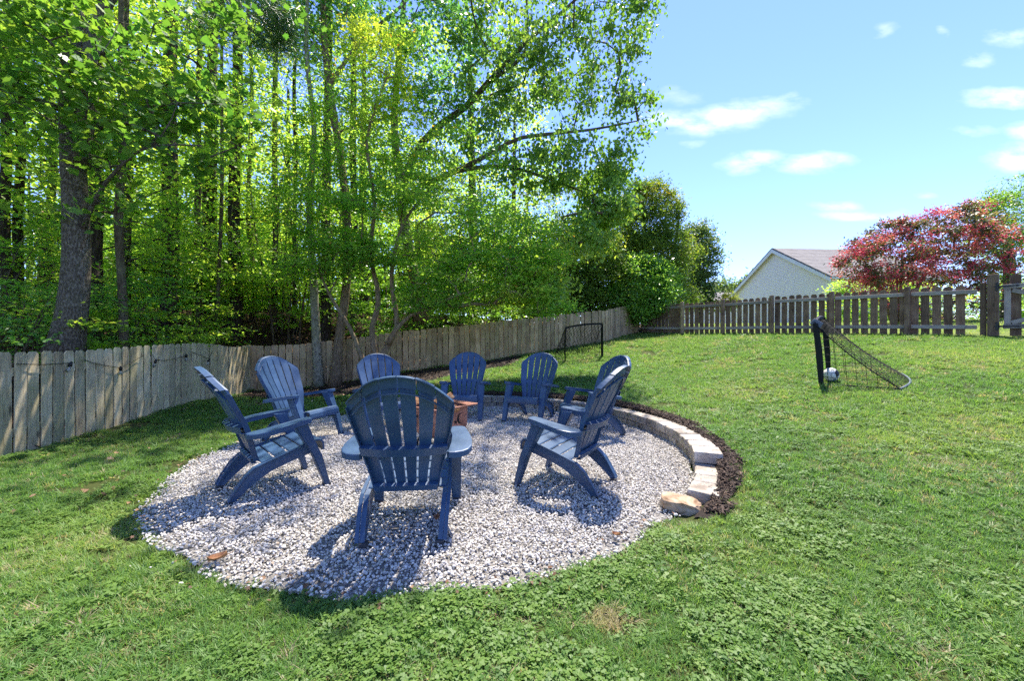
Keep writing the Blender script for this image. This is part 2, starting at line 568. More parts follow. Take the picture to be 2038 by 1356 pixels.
m = mat('asphalt_shingle')
b = NB(m)
v = b.coords('Object')
n1 = b.noise(v, 3.0, 4, .6)
n2 = b.noise(v, 25, 5, .7)
f = b.math('ADD', b.math('MULTIPLY', n1, .5), b.math('MULTIPLY', n2, .5))
b.done(b.ramp(f, [(.3, (.12, .108, .10)), (.7, (.27, .25, .235))]), .9, n2, .5, .02, .2)
M['roof'] = m


# ------------------------------------------------------------------ object helpers
def link(o, parent=None):
    COL.objects.link(o)
    if parent is not None:
        o.parent = parent
    return o


def mesh_obj(name, me, material=None, parent=None, loc=None):
    o = bpy.data.objects.new(name, me)
    if material is not None and not me.materials:
        me.materials.append(material)
    if loc is not None:
        o.location = loc
    return link(o, parent)


def bm_obj(name, bm, material, parent=None, loc=None, smooth=False, bevel=0):
    me = bpy.data.meshes.new(name)
    bmesh.ops.recalc_face_normals(bm, faces=bm.faces)
    bm.to_mesh(me)
    bm.free()
    if smooth:
        me.polygons.foreach_set('use_smooth', [True] * len(me.polygons))
    o = mesh_obj(name, me, material, parent, loc)
    return o


def empty(name, loc=(0, 0, 0), rz=0.0):
    o = bpy.data.objects.new(name, None)
    o.location = loc
    o.rotation_euler = (0, 0, rz)
    o.empty_display_size = .2
    return link(o)


def tag(o, label=None, cat=None, group=None, kind=None):
    if label:
        o['label'] = label
    if cat:
        o['category'] = cat
    if group:
        o['group'] = group
    if kind:
        o['kind'] = kind
    return o


def copy_tree(o, parent=None):
    c = o.copy()
    COL.objects.link(c)
    c.parent = parent
    for ch in list(CH.get(o.name, [])) or [x for x in o.children]:
        copy_tree(ch, c)
    return c


CH = {}


def box(bm, x0, x1, y0, y1, z0, z1, bev=0.0, mtx=None, jit=0, rg=None):
    vs = [bm.verts.new((x, y, z)) for x in (x0, x1) for y in (y0, y1) for z in (z0, z1)]
    idx = [(0, 1, 3, 2), (4, 6, 7, 5), (0, 4, 5, 1), (2, 3, 7, 6), (0, 2, 6, 4), (1, 5, 7, 3)]
    fs = [bm.faces.new([vs[i] for i in f]) for f in idx]
    if bev:
        r_ = bmesh.ops.bevel(bm, geom=list({e for f in fs for e in f.edges}), offset=bev, segments=1, affect='EDGES', profile=.7)
        vs = list({v for f in r_['faces'] for v in f.verts} | {v for v in vs if v.is_valid})
    if jit:
        for v in vs:
            if v.is_valid:
                v.co += Vector((rg.uniform(-jit, jit), rg.uniform(-jit, jit), rg.uniform(-jit, jit)))
    if mtx is not None:
        for v in vs:
            if v.is_valid:
                v.co = mtx @ v.co
    return vs


def tube(bm, pts, rad, seg=6, cap=True, flat=None):
    """a tube through pts; rad a number or one per point"""
    n = len(pts)
    pts = [Vector(p) for p in pts]
    if isinstance(rad, (int, float)):
        rad = [rad] * n
    rings = []
    up = Vector((0, 0, 1))
    pu = None
    for i in range(n):
        d = (pts[min(i + 1, n - 1)] - pts[max(i - 1, 0)])
        if d.length < 1e-9:
            d = Vector((0, 0, 1))
        d.normalize()
        if pu is None:
            a = up if abs(d.z) < .9 else Vector((1, 0, 0))
            u = d.cross(a).normalized()
        else:
            u = (pu - d * pu.dot(d))
            u = u.normalized() if u.length > 1e-6 else d.orthogonal().normalized()
        pu = u
        w = d.cross(u)
        rings.append([bm.verts.new(pts[i] + (u * math.cos(2 * math.pi * k / seg) + w * math.sin(2 * math.pi * k / seg)) * rad[i]) for k in range(seg)])
    for i in range(n - 1):
        for k in range(seg):
            k2 = (k + 1) % seg
            bm.faces.new((rings[i][k], rings[i][k2], rings[i + 1][k2], rings[i + 1][k]))
    if cap:
        bm.faces.new(rings[0])
        bm.faces.new(rings[-1][::-1])
    return rings


def slab(bm, G, thick, closed=True):
    """closed sheet: G is rows x cols of points, offset against the local normal by thick"""
    m_, n_ = len(G), len(G[0])
    G = [[Vector(p) for p in row] for row in G]
    B = []
    for i in range(m_):
        rb = []
        for j in range(n_):
            du = G[min(i + 1, m_ - 1)][j] - G[max(i - 1, 0)][j]
            dv = G[i][min(j + 1, n_ - 1)] - G[i][max(j - 1, 0)]
            nn = du.cross(dv)
            nn = nn.normalized() if nn.length > 1e-12 else Vector((0, 0, 1))
            rb.append(G[i][j] - nn * thick)
        B.append(rb)
    a = [[bm.verts.new(p) for p in row] for row in G]
    c = [[bm.verts.new(p) for p in row] for row in B]
    for i in range(m_ - 1):
        for j in range(n_ - 1):
            bm.faces.new((a[i][j], a[i][j + 1], a[i + 1][j + 1], a[i + 1][j]))
            bm.faces.new((c[i][j], c[i + 1][j], c[i + 1][j + 1], c[i][j + 1]))
    for j in range(n_ - 1):
        bm.faces.new((a[0][j], c[0][j], c[0][j + 1], a[0][j + 1]))
        bm.faces.new((a[-1][j], a[-1][j + 1], c[-1][j + 1], c[-1][j]))
    for i in range(m_ - 1):
        bm.faces.new((a[i][0], a[i + 1][0], c[i + 1][0], c[i][0]))
        bm.faces.new((a[i][-1], c[i][-1], c[i + 1][-1], a[i + 1][-1]))


def prism(bm, poly, z0, z1, mtx=None, ztop=None, bev=0):
    """poly: list of (x, y); ztop(x, y) optional top height"""
    lo = [bm.verts.new((x, y, z0 if ztop is None else ztop(x, y) - (z1 - z0))) for x, y in poly]
    hi = [bm.verts.new((x, y, z1 if ztop is None else ztop(x, y))) for x, y in poly]
    f0 = bm.faces.new(lo[::-1])
    f1 = bm.faces.new(hi)
    n = len(poly)
    fs = [bm.faces.new((lo[i], lo[(i + 1) % n], hi[(i + 1) % n], hi[i])) for i in range(n)]
    if bev:
        bmesh.ops.bevel(bm, geom=list(f1.edges), offset=bev, segments=2, affect='EDGES', profile=.6)
    if mtx is not None:
        for v in lo + hi:
            if v.is_valid:
                v.co = mtx @ v.co


def pydata(name, V, loops, starts, totals, attr=None, smooth=False):
    """fast mesh from numpy"""
    me = bpy.data.meshes.new(name)
    me.vertices.add(len(V))
    me.vertices.foreach_set('co', np.asarray(V, np.float32).ravel())
    me.loops.add(len(loops))
    me.loops.foreach_set('vertex_index', np.asarray(loops, np.int32).ravel())
    me.polygons.add(len(starts))
    me.polygons.foreach_set('loop_start', np.asarray(starts, np.int32))
    try:
        me.polygons.foreach_set('loop_total', np.asarray(totals, np.int32))
    except Exception:
        pass
    if attr is not None:
        a = me.attributes.new('tint', 'FLOAT', 'POINT')
        a.data.foreach_set('value', np.asarray(attr, np.float32))
    if smooth:
        me.polygons.foreach_set('use_smooth', np.ones(len(starts), bool))
    me.update(calc_edges=True)
    return me


LEAF = {
    'quad': [(0, -.5), (.27, .0), (0, .5), (-.27, .0)],
    'oval': [(0, -.5), (.24, -.12), (.17, .26), (0, .5), (-.17, .26), (-.24, -.12)],
    'heart': [(0, -.42), (.28, -.46), (.42, -.12), (.24, .26), (0, .56), (-.24, .26), (-.42, -.12), (-.28, -.46)],
    'star': [(0, -.45), (.12, -.16), (.42, -.22), (.22, .02), (.36, .34), (.1, .18), (0, .55), (-.1, .18), (-.36, .34), (-.22, .02), (-.42, -.22), (-.12, -.16)],
    'tri': [(0, -.4), (.13, -.08), (.46, -.05), (.14, .12), (0, .58), (-.14, .12), (-.46, -.05), (-.13, -.08)],
    'tulip': [(0, -.5), (.4, -.42), (.3, -.05), (.42, .22), (.2, .2), (.12, .46), (0, .34), (-.12, .46), (-.2, .2), (-.42, .22), (-.3, -.05), (-.4, -.42)],
    'needle': [(-.02, -.5), (.02, -.5), (.01, .5), (-.01, .5)],
}


def leaves(name, C, size, shape='oval', tint=None, tilt=.5, droop=0.0, rg=None, fold=.12, out=None):
    """one mesh of separate flat leaves at the points C. tilt: how far the blades turn from level"""
    rg = rg or NR
    C = np.asarray(C, float)
    n = len(C)
    T = np.array(LEAF[shape])
    k = len(T)
    nrm = rg.normal(0, tilt, (n, 3))
    nrm[:, 2] = 1
    if droop:
        # hanging leaves: blades stand upright
        nrm[:, 2] *= (1 - droop)
    nrm /= np.linalg.norm(nrm, axis=1)[:, None]
    a = rg.normal(0, 1, (n, 3))
    a -= (a * nrm).sum(1)[:, None] * nrm
    a /= np.linalg.norm(a, axis=1)[:, None]
    if droop:
        dn = np.tile(np.array([0, 0, -1.0]), (n, 1)) + rg.normal(0, .35, (n, 3))
        dn -= (dn * nrm).sum(1)[:, None] * nrm
        dn /= np.linalg.norm(dn, axis=1)[:, None] + 1e-9
        a = np.cross(dn, nrm)
    bb = np.cross(nrm, a)
    s = np.asarray(size) * np.ones(n)
    V = (C[:, None, :] + s[:, None, None] * (T[None, :, 0, None] * a[:, None, :] + T[None, :, 1, None] * bb[:, None, :]
         + (-fold * np.abs(T[None, :, 1, None]) ** 1.0) * nrm[:, None, :] * .6))
    V = V.reshape(-1, 3)
    if tint is None:
        tint = rg.random(n)
    at = np.repeat(np.clip(tint, 0, 1), k)
    return pydata(name, V, np.arange(n * k), np.arange(n) * k, np.full(n, k), at)


def ellipsoid_pts(n, c, rx, ry, rz, rg, shell=.5):
    d = rg.normal(0, 1, (n, 3))
    d /= np.linalg.norm(d, axis=1)[:, None]
    r = rg.random(n) ** (1 / 3 * (1 - shell) + .02)
    return np.asarray(c) + d * r[:, None] * np.array([rx, ry, rz])


def branchwork(bm, trunks, clumps, rg, r_tip=.006, r_max=.12, step=.4, up=.6, seg=5, zmin=None, jit=.06, gain=.5):
    """grow limbs from trunk polylines [(Vector, radius)...] to every clump centre"""
    nodes = []   # pos, parent, radius or None
    for tr in trunks:
        prev = -1
        for i in range(len(tr) - 1):
            (p, r0), (q, r1) = tr[i], tr[i + 1]
            p, q = Vector(p), Vector(q)
            m = max(1, int((q - p).length / step))
            for j in range(m):
                t = j / m
                nodes.append((p.lerp(q, t), prev, r0 + (r1 - r0) * t))
                prev = len(nodes) - 1
        nodes.append((Vector(tr[-1][0]), prev, tr[-1][1]))
    nt_ = len(nodes)
    pos = np.array([n_[0][:] for n_ in nodes])
    par = [n_[1] for n_ in nodes]
    cl = sorted(clumps, key=lambda c: float(np.min(np.linalg.norm(pos - np.asarray(c), axis=1))))
    paths = []
    cnt = [0] * len(nodes)
    for c in cl:
        c = np.asarray(c, float)
        d = pos - c
        dist = np.linalg.norm(d, axis=1)
        hd = np.hypot(d[:, 0], d[:, 1])
        cost = dist + 1.6 * np.maximum(0, d[:, 2] + up * hd)
        if zmin is not None:
            cost = cost + np.where(pos[:, 2] < zmin, 50, 0)
        k = int(np.argmin(cost))
        a, bq = Vector(pos[k]), Vector(c)
        L = (bq - a).length
        m = max(2, int(L / step))
        path = [k]
        mid = a.lerp(bq, .45) + Vector((0, 0, .12 * L))
        newp = []
        for j in range(1, m + 1):
            t = j / m
            p = a * (1 - t) ** 2 + mid * 2 * t * (1 - t) + bq * t * t
            if j < m:
                p = p + Vector((rg.normal(0, jit), rg.normal(0, jit), rg.normal(0, jit * .7))) * min(1, L)
            newp.append(p)
            par.append(path[-1])
            cnt.append(0)
            path.append(len(par) - 1)
        pos = np.vstack([pos, np.array([p[:] for p in newp])])
        paths.append(path)
        q = path[-1]
        while q >= 0:
            cnt[q] += 1
            q = par[q]
    rad = [min(r_max, r_tip * max(1, cnt[i]) ** gain) for i in range(len(par))]
    for path in paths:
        pts = [Vector(pos[i]) for i in path]
        rr = [rad[i] for i in path]
        rr[0] = rr[1]
        rr[-1] *= .5
        tube(bm, pts, rr, seg if rr[1] > .02 else 4, cap=False)
    return pos, paths


def trunk_mesh(bm, tr, seg=12, flare=1.35, rg=None, rough=.04):
    pts = [Vector(p) for p, r_ in tr]
    rad = [r_ for p, r_ in tr]
    # resample with a smooth curve
    P_, R_ = [], []
    n = len(pts)
    for i in range(n - 1):
        p0, p1, p2, p3 = pts[max(i - 1, 0)], pts[i], pts[i + 1], pts[min(i + 2, n - 1)]
        m_ = max(2, int((p2 - p1).length / .3))
        for j in range(m_):
            t = j / m_
            q = .5 * ((2 * p1) + (p2 - p0) * t + (2 * p0 - 5 * p1 + 4 * p2 - p3) * t * t + (-p0 + 3 * p1 - 3 * p2 + p3) * t ** 3)
            P_.append(q)
            R_.append(rad[i] + (rad[i + 1] - rad[i]) * t)
    P_.append(pts[-1])
    R_.append(rad[-1])
    z0 = P_[0].z
    R_ = [r_ * (1 + (flare - 1) * math.exp(-max(0, (p.z - z0)) / .35)) for p, r_ in zip(P_, R_)]
    rings = tube(bm, P_, R_, seg)
    if rg is not None:
        for ri, r_ in zip(rings, R_):
            for v in ri:
                v.co += Vector((rg.normal(), rg.normal(), rg.normal())) * r_ * rough
    return P_, R_


def smooth_all(me):
    me.polygons.foreach_set('use_smooth', [True] * len(me.polygons))


def make_tree(name, label, cat, base, trunks, blobs, n_clumps, per, csize, leaf, lsize, lmat, bmat, group=None, seed=1,
              tilt=.5, droop=0, flat=.35, tintf=None, zmin=None, rtip=.006, rmax=.12, shell=.4, up=.5, twigs=3, fold=.12, crown_extra=None,
              seg=12, rough=.04, flare=1.35, trunk_label=None, gain=.5, step=.4):
    """blobs: list of (centre, rx, ry, rz, weight) in world coordinates"""
    rg = np.random.default_rng(seed)
    root = empty(name, base)
    tag(root, label, cat, group)
    bx = Vector(base)
    w = np.array([bl[4] for bl in blobs], float)
    w /= w.sum()
    cl = []
    for bl, k in zip(blobs, rg.multinomial(n_clumps, w)):
        cl.append(ellipsoid_pts(k, bl[0], bl[1], bl[2], bl[3], rg, shell))
    cl = np.vstack(cl)
    bm = bmesh.new()
    tr_local = [[(Vector(p) - bx, r_) for p, r_ in tr] for tr in trunks]
    for tr in tr_local:
        trunk_mesh(bm, tr, seg, flare, rg, rough)
    bl_ = cl - np.array(bx[:])
    branchwork(bm, tr_local, bl_, rg, rtip, rmax, zmin=None if zmin is None else zmin - bx.z, up=up, gain=gain, step=step)
    # leaves round every clump
    cs = csize * rg.uniform(.6, 1.3, len(cl))
    cen = np.repeat(bl_, per, axis=0)
    csr = np.repeat(cs, per)
    d = rg.normal(0, .5, (len(cen), 3))
    d[:, 2] *= flat
    d[:, 2] -= .25 * np.hypot(d[:, 0], d[:, 1]) * flat * 2
    P_ = cen + d * csr[:, None]
    if twigs:
        for c, s in zip(bl_, cs):
            for _ in range(twigs):
                a_ = rg.uniform(0, 6.28)
                e = Vector(c) + Vector((math.cos(a_), math.sin(a_), rg.uniform(-.4, .4) * flat * 2)) * s * .75
                tube(bm, [Vector(c), Vector(c).lerp(e, .5) + Vector((0, 0, .03 * s)), e], [rtip * .8, rtip * .5, rtip * .25], 3, cap=False)
    tk = bm_obj('trunk', bm, bmat, root, smooth=True)
    if trunk_label:
        tk['label'] = trunk_label
    tint = np.clip(np.repeat(rg.normal(.45, .16, len(cl)), per) + rg.normal(0, .16, len(cen)), 0, .9)
    if tintf is not None:
        tint = tintf(P_ + np.array(bx[:]), tint, rg)
    me = leaves('crown', P_, lsize * rg.uniform(.65, 1.25, len(P_)), leaf, tint, tilt, droop, rg, fold)
    mesh_obj('crown', me, lmat, root)
    return root


# ------------------------------------------------------------------ fence lines (needed by the ground zones)
LEFT_LINE = [(-4.62, 1.0), (-6.2, 9.4)]
BACK_LINE = [(-6.2, 9.4), (-4.3, 9.9), (-1.0, 11.1), (3.3, 13.6), (5.0, 15.7)]
RIGHT_LINE = [(5.0, 15.7), (6.06, 14.1), (10.0, 8.1), (13.5, 2.8)]


def side(line, x, y):
    """signed distance-like test: positive beyond the line (left of travel)"""
    x = np.asarray(x, float)
    y = np.asarray(y, float)
    best = np.full(x.shape, 1e9)
    sg = np.zeros(x.shape)
    for (x0, y0), (x1, y1) in zip(line[:-1], line[1:]):
        dx, dy = x1 - x0, y1 - y0
        L2 = dx * dx + dy * dy
        t = np.clip(((x - x0) * dx + (y - y0) * dy) / L2, 0, 1)
        d = np.hypot(x - x0 - t * dx, y - y0 - t * dy)
        cr = dx * (y - y0) - dy * (x - x0)
        upd = d < best
        best = np.where(upd, d, best)
        sg = np.where(upd, np.sign(cr), sg)
    return best * sg


# yard = on the inner side of all the lines
def beyond_left(x, y):
    return side([(-3.4, -5.5)] + LEFT_LINE, x, y)


def beyond_back(x, y):
    return side(BACK_LINE, x, y)


def beyond_right(x, y):
    return side(RIGHT_LINE + [(18, -4)], x, y)


YARD_POLY = [(-3.4, -5.5)] + LEFT_LINE + BACK_LINE[1:] + RIGHT_LINE[1:] + [(16, -2), (16, -6), (-3, -6)]


def in_poly(poly, x, y):
    x = np.asarray(x, float)
    y = np.asarray(y, float)
    c = np.zeros(x.shape, bool)
    n = len(poly)
    for i in range(n):
        x0, y0 = poly[i]
        x1, y1 = poly[(i + 1) % n]
        cond = ((y0 > y) != (y1 > y)) & (x < (x1 - x0) * (y - y0) / (y1 - y0 + 1e-12) + x0)
        c ^= cond
    return c


WOOD_POLY = [(-3.4, -60), (-3.4, -5.5)] + LEFT_LINE + BACK_LINE[1:] + [(7.5, 19.5), (11, 26), (14, 60), (-120, 120), (-120, -60)]

# ------------------------------------------------------------------ ground sheet
def axis(lo, hi, fine0, fine1, fs, ms):
    a = list(np.arange(fine0, fine1 + 1e-6, fs))
    x = fine1
    st = fs
    while x < hi:
        st = min(st * 1.18, 60)
        x += st
        a.append(x)
    x = fine0
    st = fs
    while x > lo:
        st = min(st * 1.18, 60)
        x -= st
        a.insert(0, x)
    return np.array(a)


gx = axis(-500, 500, -7.0, 11.0, .07, 0)
gy = axis(-300, 700, 0.6, 16.0, .07, 0)
XX, YY = np.meshgrid(gx, gy)
ZZ = gz(XX, YY)
ZZ = ZZ + np.where(in_poly(YARD_POLY, XX, YY), 0, 1) * (np.sin(XX * 2.3) * np.cos(YY * 1.9) * .02)
V = np.stack([XX, YY, ZZ], -1).reshape(-1, 3)
ny, nx = XX.shape
ii = (np.arange(ny - 1)[:, None] * nx + np.arange(nx - 1)[None, :]).ravel()
loops = np.stack([ii, ii + 1, ii + nx + 1, ii + nx], 1)
me = pydata('ground', V, loops.ravel(), np.arange(len(ii)) * 4, np.full(len(ii), 4), smooth=True)
for k in ('soil', 'floor', 'open'):
    me.materials.append(M[k])
cx_ = (XX[:-1, :-1] + XX[1:, 1:]) / 2
cy_ = (YY[:-1, :-1] + YY[1:, 1:]) / 2
mi = np.where(in_poly(YARD_POLY, cx_, cy_), 0, np.where(in_poly(WOOD_POLY, cx_, cy_), 1, 2)).ravel()
me.polygons.foreach_set('material_index', mi.astype(np.int32))
tag(mesh_obj('ground', me), 'sloping ground under the lawn, the woods and the neighbouring yards', kind='structure')

# gravel bed
def ring_sheet(name, r0f, r1f, a0, a1, na, nr, zoff, material, ground=True):
    Vv = []
    for i in range(na + 1):
        a = R(a0 + (a1 - a0) * i / na)
        ra, rb = r0f(math.degrees(a)), r1f(math.degrees(a))
        for j in range(nr + 1):
            r_ = ra + (rb - ra) * j / nr
            x, y = CX + r_ * math.cos(a), CY + r_ * math.sin(a)
            Vv.append((x, y, (g1(x, y) if ground else 0) + zoff))
    Fs = []
    for i in range(na):
        for j in range(nr):
            q = i * (nr + 1) + j
            Fs.append((q, q + 1, q + nr + 2, q + nr + 1))
    me_ = bpy.data.meshes.new(name)
    me_.from_pydata(Vv, [], Fs)
    me_.update()
    for p in me_.polygons:
        p.use_smooth = True
    return mesh_obj(name, me_, material)


def edge_r(adeg):
    a = R(adeg)
    aw = (adeg + 180) % 360 - 180
    base = float(np.interp(aw, [-180, -160, -137, -120, -90, -60, -40, 0, 100, 130, 150, 180], [2.43, 2.42, 2.46, 2.55, 2.68, 2.60, 2.55, 2.56, 2.56, 2.58, 2.55, 2.43]))
    return base + .022 * math.sin(5 * a + 1) + .02 * math.sin(11 * a + 2) + .02 * math.sin(23 * a)


tag(ring_sheet('gravel_bed', lambda a: 0.01, edge_r, 0, 360, 120, 3, .006, M['fines'], False), 'fine crushed stone base of the round fire pit bed', kind='structure')
WALL_A0, WALL_A1 = -38.0, 118.0


def mulch_out(adeg):
    a = adeg
    if a < -38:
        return 2.78 + max(0, (a + 50)) / 12 * .08
    k = 1.0
    if a > 95:
        k = max(0, (125 - a) / 30)
    base = 2.80 + (.08 + .12 * min(1, max(0, a - 10) / 30)) * min(1, (a + 42) / 14) * (.6 + .4 * k)
    return base + .02 * math.sin(R(a) * 13) + .012 * math.sin(R(a) * 31)


mb = ring_sheet('mulch_border', lambda a: 2.70, mulch_out, -44, 125, 90, 3, .012, M['mulchsoil'])
tag(mb, 'dark mulch border curving round the outside of the block wall', kind='structure')
BED = [(-6.1, 9.35), (-5.9, 8.5), (-5.2, 8.25), (-4.3, 8.3), (-3.3, 8.5), (-2.4, 9.0), (-1.7, 9.6), (-1.0, 10.1), (0.1, 11.05), (0.3, 11.75), (-1.0, 11.0), (-4.3, 9.8)]
bp = []
bx_, by_ = np.meshgrid(np.arange(-6.2, .5, .1), np.arange(8.0, 12, .1))
inb = in_poly(BED, bx_ + .05, by_ + .05)
bm = bmesh.new()
vd = {}


def bv(i, j):
    if (i, j) not in vd:
        x, y = float(bx_[i, j]), float(by_[i, j])
        vd[(i, j)] = bm.verts.new((x, y, g1(x, y) + .014))
    return vd[(i, j)]


for i in range(bx_.shape[0] - 1):
    for j in range(bx_.shape[1] - 1):
        if inb[i, j]:
            bm.faces.new((bv(i, j), bv(i, j + 1), bv(i + 1, j + 1), bv(i + 1, j)))
tag(bm_obj('mulch_bed', bm, M['mulchsoil'], smooth=True), 'dark mulch bed under the trees along the back fence', kind='structure')


# ------------------------------------------------------------------ scattering (geometry nodes instances for countless small stuff)
def scatter(name, pts, rot, scl, tint, idx, variants, label, kind='stuff'):
    me_ = bpy.data.meshes.new(name)
    n = len(pts)
    me_.vertices.add(n)
    me_.vertices.foreach_set('co', np.asarray(pts, np.float32).ravel())
    a = me_.attributes.new('rot', 'FLOAT_VECTOR', 'POINT')
    a.data.foreach_set('vector', np.asarray(rot, np.float32).ravel())
    a = me_.attributes.new('scl', 'FLOAT_VECTOR', 'POINT')
    a.data.foreach_set('vector', np.asarray(scl, np.float32).ravel())
    a = me_.attributes.new('tint', 'FLOAT', 'POINT')
    a.data.foreach_set('value', np.asarray(tint, np.float32))
    a = me_.attributes.new('vid', 'INT', 'POINT')
    a.data.foreach_set('value', np.asarray(idx, np.int32))
    col = bpy.data.collections.new(name + '_pieces')
    for k, vo in enumerate(variants):
        vo.name = '%s_piece_%02d' % (name, k)
        col.objects.link(vo)
    ng = bpy.data.node_groups.new(name + '_scatter', 'GeometryNodeTree')
    ng.interface.new_socket('Geometry', in_out='INPUT', socket_type='NodeSocketGeometry')
    ng.interface.new_socket('Geometry', in_out='OUTPUT', socket_type='NodeSocketGeometry')
    N = ng.nodes
    gi = N.new('NodeGroupInput')
    go = N.new('NodeGroupOutput')
    ci = N.new('GeometryNodeCollectionInfo')
    ci.inputs['Collection'].default_value = col
    ci.inputs['Separate Children'].default_value = True
    ci.inputs['Reset Children'].default_value = True
    ip = N.new('GeometryNodeInstanceOnPoints')
    ip.inputs['Pick Instance'].default_value = True

    def at(nm, dt):
        q = N.new('GeometryNodeInputNamedAttribute')
        q.data_type = dt
        q.inputs['Name'].default_value = nm
        return [o for o in q.outputs if o.name == 'Attribute' and o.enabled][0]
    L = ng.links.new
    L(gi.outputs[0], ip.inputs['Points'])
    L(ci.outputs[0], ip.inputs['Instance'])
    L(at('vid', 'INT'), ip.inputs['Instance Index'])
    L(at('rot', 'FLOAT_VECTOR'), ip.inputs['Rotation'])
    L(at('scl', 'FLOAT_VECTOR'), ip.inputs['Scale'])
    L(ip.outputs[0], go.inputs[0])
    o = bpy.data.objects.new(name, me_)
    link(o)
    md = o.modifiers.new('scatter', 'NODES')
    md.node_group = ng
    tag(o, label, kind=kind)
    return o


def loose(bm_or_me, material):
    if isinstance(bm_or_me, bmesh.types.BMesh):
        me_ = bpy.data.meshes.new('piece')
        bm_or_me.to_mesh(me_)
        bm_or_me.free()
    else:
        me_ = bm_or_me
    me_.materials.append(material)
    return bpy.data.objects.new('piece', me_)


# gravel stones
stones = []
for k in range(8):
    bm = bmesh.new()
    bmesh.ops.create_icosphere(bm, subdivisions=1, radius=.5)
    sx, sy, sz = rnd.uniform(.85, 1.25), rnd.uniform(.6, .9), rnd.uniform(.45, .7)
    for v in bm.verts:
        v.co = Vector((v.co.x * sx, v.co.y * sy, v.co.z * sz)) * rnd.uniform(.78, 1.18)
    stones.append(loose(bm, M['gravel']))
n = 105000
a = NR.random(n) * 2 * np.pi
er = np.array([edge_r(q) for q in range(361)])
rr = np.sqrt(NR.random(n)) * (er[(np.degrees(a)).astype(int)] + .03)
x = CX + rr * np.cos(a)
y = CY + rr * np.sin(a)
stray = NR.random(n) < .012
rr2 = np.where(stray, rr + NR.random(n) * .18, rr)
ad = np.degrees(a)
ad = np.where(ad > 180, ad - 360, ad)
onwall = (ad > WALL_A0 - 3) & (ad < WALL_A1 + 2)
rr2 = np.where(onwall, np.minimum(rr2, 2.56), rr2)
x = CX + rr2 * np.cos(a)
y = CY + rr2 * np.sin(a)
# thinner cover with brown soil at the lawn edge
thin = (rr2 > er[(np.degrees(a)).astype(int)] - .10) & (~onwall) & (NR.random(n) < .45)
x, y = x[~thin], y[~thin]
n = len(x)
size = NR.uniform(.009, .024, n)
und = .007 * np.sin(x * 3.1 + 1) * np.cos(y * 2.7) + .005 * np.sin(x * 7.3) * np.sin(y * 6.1)
z = .012 + NR.random(n) * .020 + und
tint = np.clip(NR.normal(.5, .22, n), 0, .97)
tint = np.where(NR.random(n) < .02, 1.0, tint)
tint = np.where(NR.random(n) < .05, .03, tint)
scatter('gravel', np.stack([x, y, z], 1), np.stack([NR.normal(0, .5, n), NR.normal(0, .5, n), NR.random(n) * 6.28], 1),
        np.stack([size, size, size], 1), tint, NR.integers(0, 8, n), stones, 'whitish crushed stone gravel filling the round bed')

# mulch chips
chips = []
for k in range(6):
    bm = bmesh.new()
    L_ = rnd.uniform(.7, 1.2)
    box(bm, -L_ / 2, L_ / 2, -.09 * rnd.uniform(.6, 1.6), .09 * rnd.uniform(.6, 1.6), -.03, .04)
    for v in bm.verts:
        v.co += Vector((rnd.uniform(-.12, .12), rnd.uniform(-.04, .04), rnd.uniform(-.02, .02)))
    chips.append(loose(bm, M['mulch']))
n = 13000
a = NR.uniform(-42, 124, n)
mo = np.array([mulch_out(q) for q in a])
rr = 2.74 + NR.random(n) * (mo - 2.74 + .03)
x1, y1 = CX + rr * np.cos(np.radians(a)), CY + rr * np.sin(np.radians(a))
x2, y2 = NR.uniform(-6.2, .5, 22000), NR.uniform(8, 12, 22000)
k = in_poly(BED, x2 + NR.normal(0, .06, 22000), y2 + NR.normal(0, .06, 22000)) & (beyond_back(x2, y2) < 0) & (beyond_left(x2, y2) < 0)
# a few chips lie on the wall and in the grass
x = np.r_[x1, x2[k]]
y = np.r_[y1, y2[k]]
n = len(x)
size = NR.uniform(.015, .048, n)
z = gz(x, y) + .018 + NR.random(n) * .02
nw = 60
aw_ = NR.uniform(-37, 100, nw)
rw_ = NR.uniform(2.60, 2.77, nw)
xw, yw = CX + rw_ * np.cos(np.radians(aw_)), CY + rw_ * np.sin(np.radians(aw_))
zw = np.where(aw_ > -21, .212, .107)
x, y, z, size, n = np.r_[x, xw], np.r_[y, yw], np.r_[z, zw], np.r_[size, NR.uniform(.012, .03, nw)], n + nw
scatter('mulch', np.stack([x, y, z], 1), np.stack([NR.normal(0, .35, n), NR.normal(0, .35, n), NR.random(n) * 6.28], 1),
        np.stack([size, size, size], 1), np.clip(NR.normal(.45, .25, n), 0, .97) + (NR.random(n) < .015) * .5, NR.integers(0, 6, n), chips,
        'dark shredded bark mulch round the wall and under the back trees')

# leaf litter in the wood and at the fence foot
lit = []
for k in range(4):
    lit.append(loose(leaves('l', [(0, 0, 0)], 1.0, ['oval', 'tulip', 'star', 'heart'][k], [.5], .1, 0, NR, .3 + .2 * k), M['litter']))
n = 26000
x = NR.uniform(-22, 8, n)
y = NR.uniform(2, 24, n)
k = in_poly(WOOD_POLY, x, y)
x, y = x[k], y[k]
xb, yb = NR.uniform(-6.1, .5, 1500), NR.uniform(8, 12, 1500)
kb = in_poly(BED, xb, yb)
xl = NR.uniform(-6, -2, 500)
yl = NR.uniform(2.5, 9, 500)
kl = (beyond_left(xl, yl) < -.03) & (np.hypot(xl - CX, yl - CY) > 2.7) & (NR.random(500) < .35)
ae = NR.uniform(0, 360, 420)
re_ = np.array([edge_r(q) for q in ae]) + NR.normal(.0, .06, 420)
ke = ~(((ae + 180) % 360 - 180 > -42) & ((ae + 180) % 360 - 180 < 120))
ae, re_ = ae[ke], re_[ke]
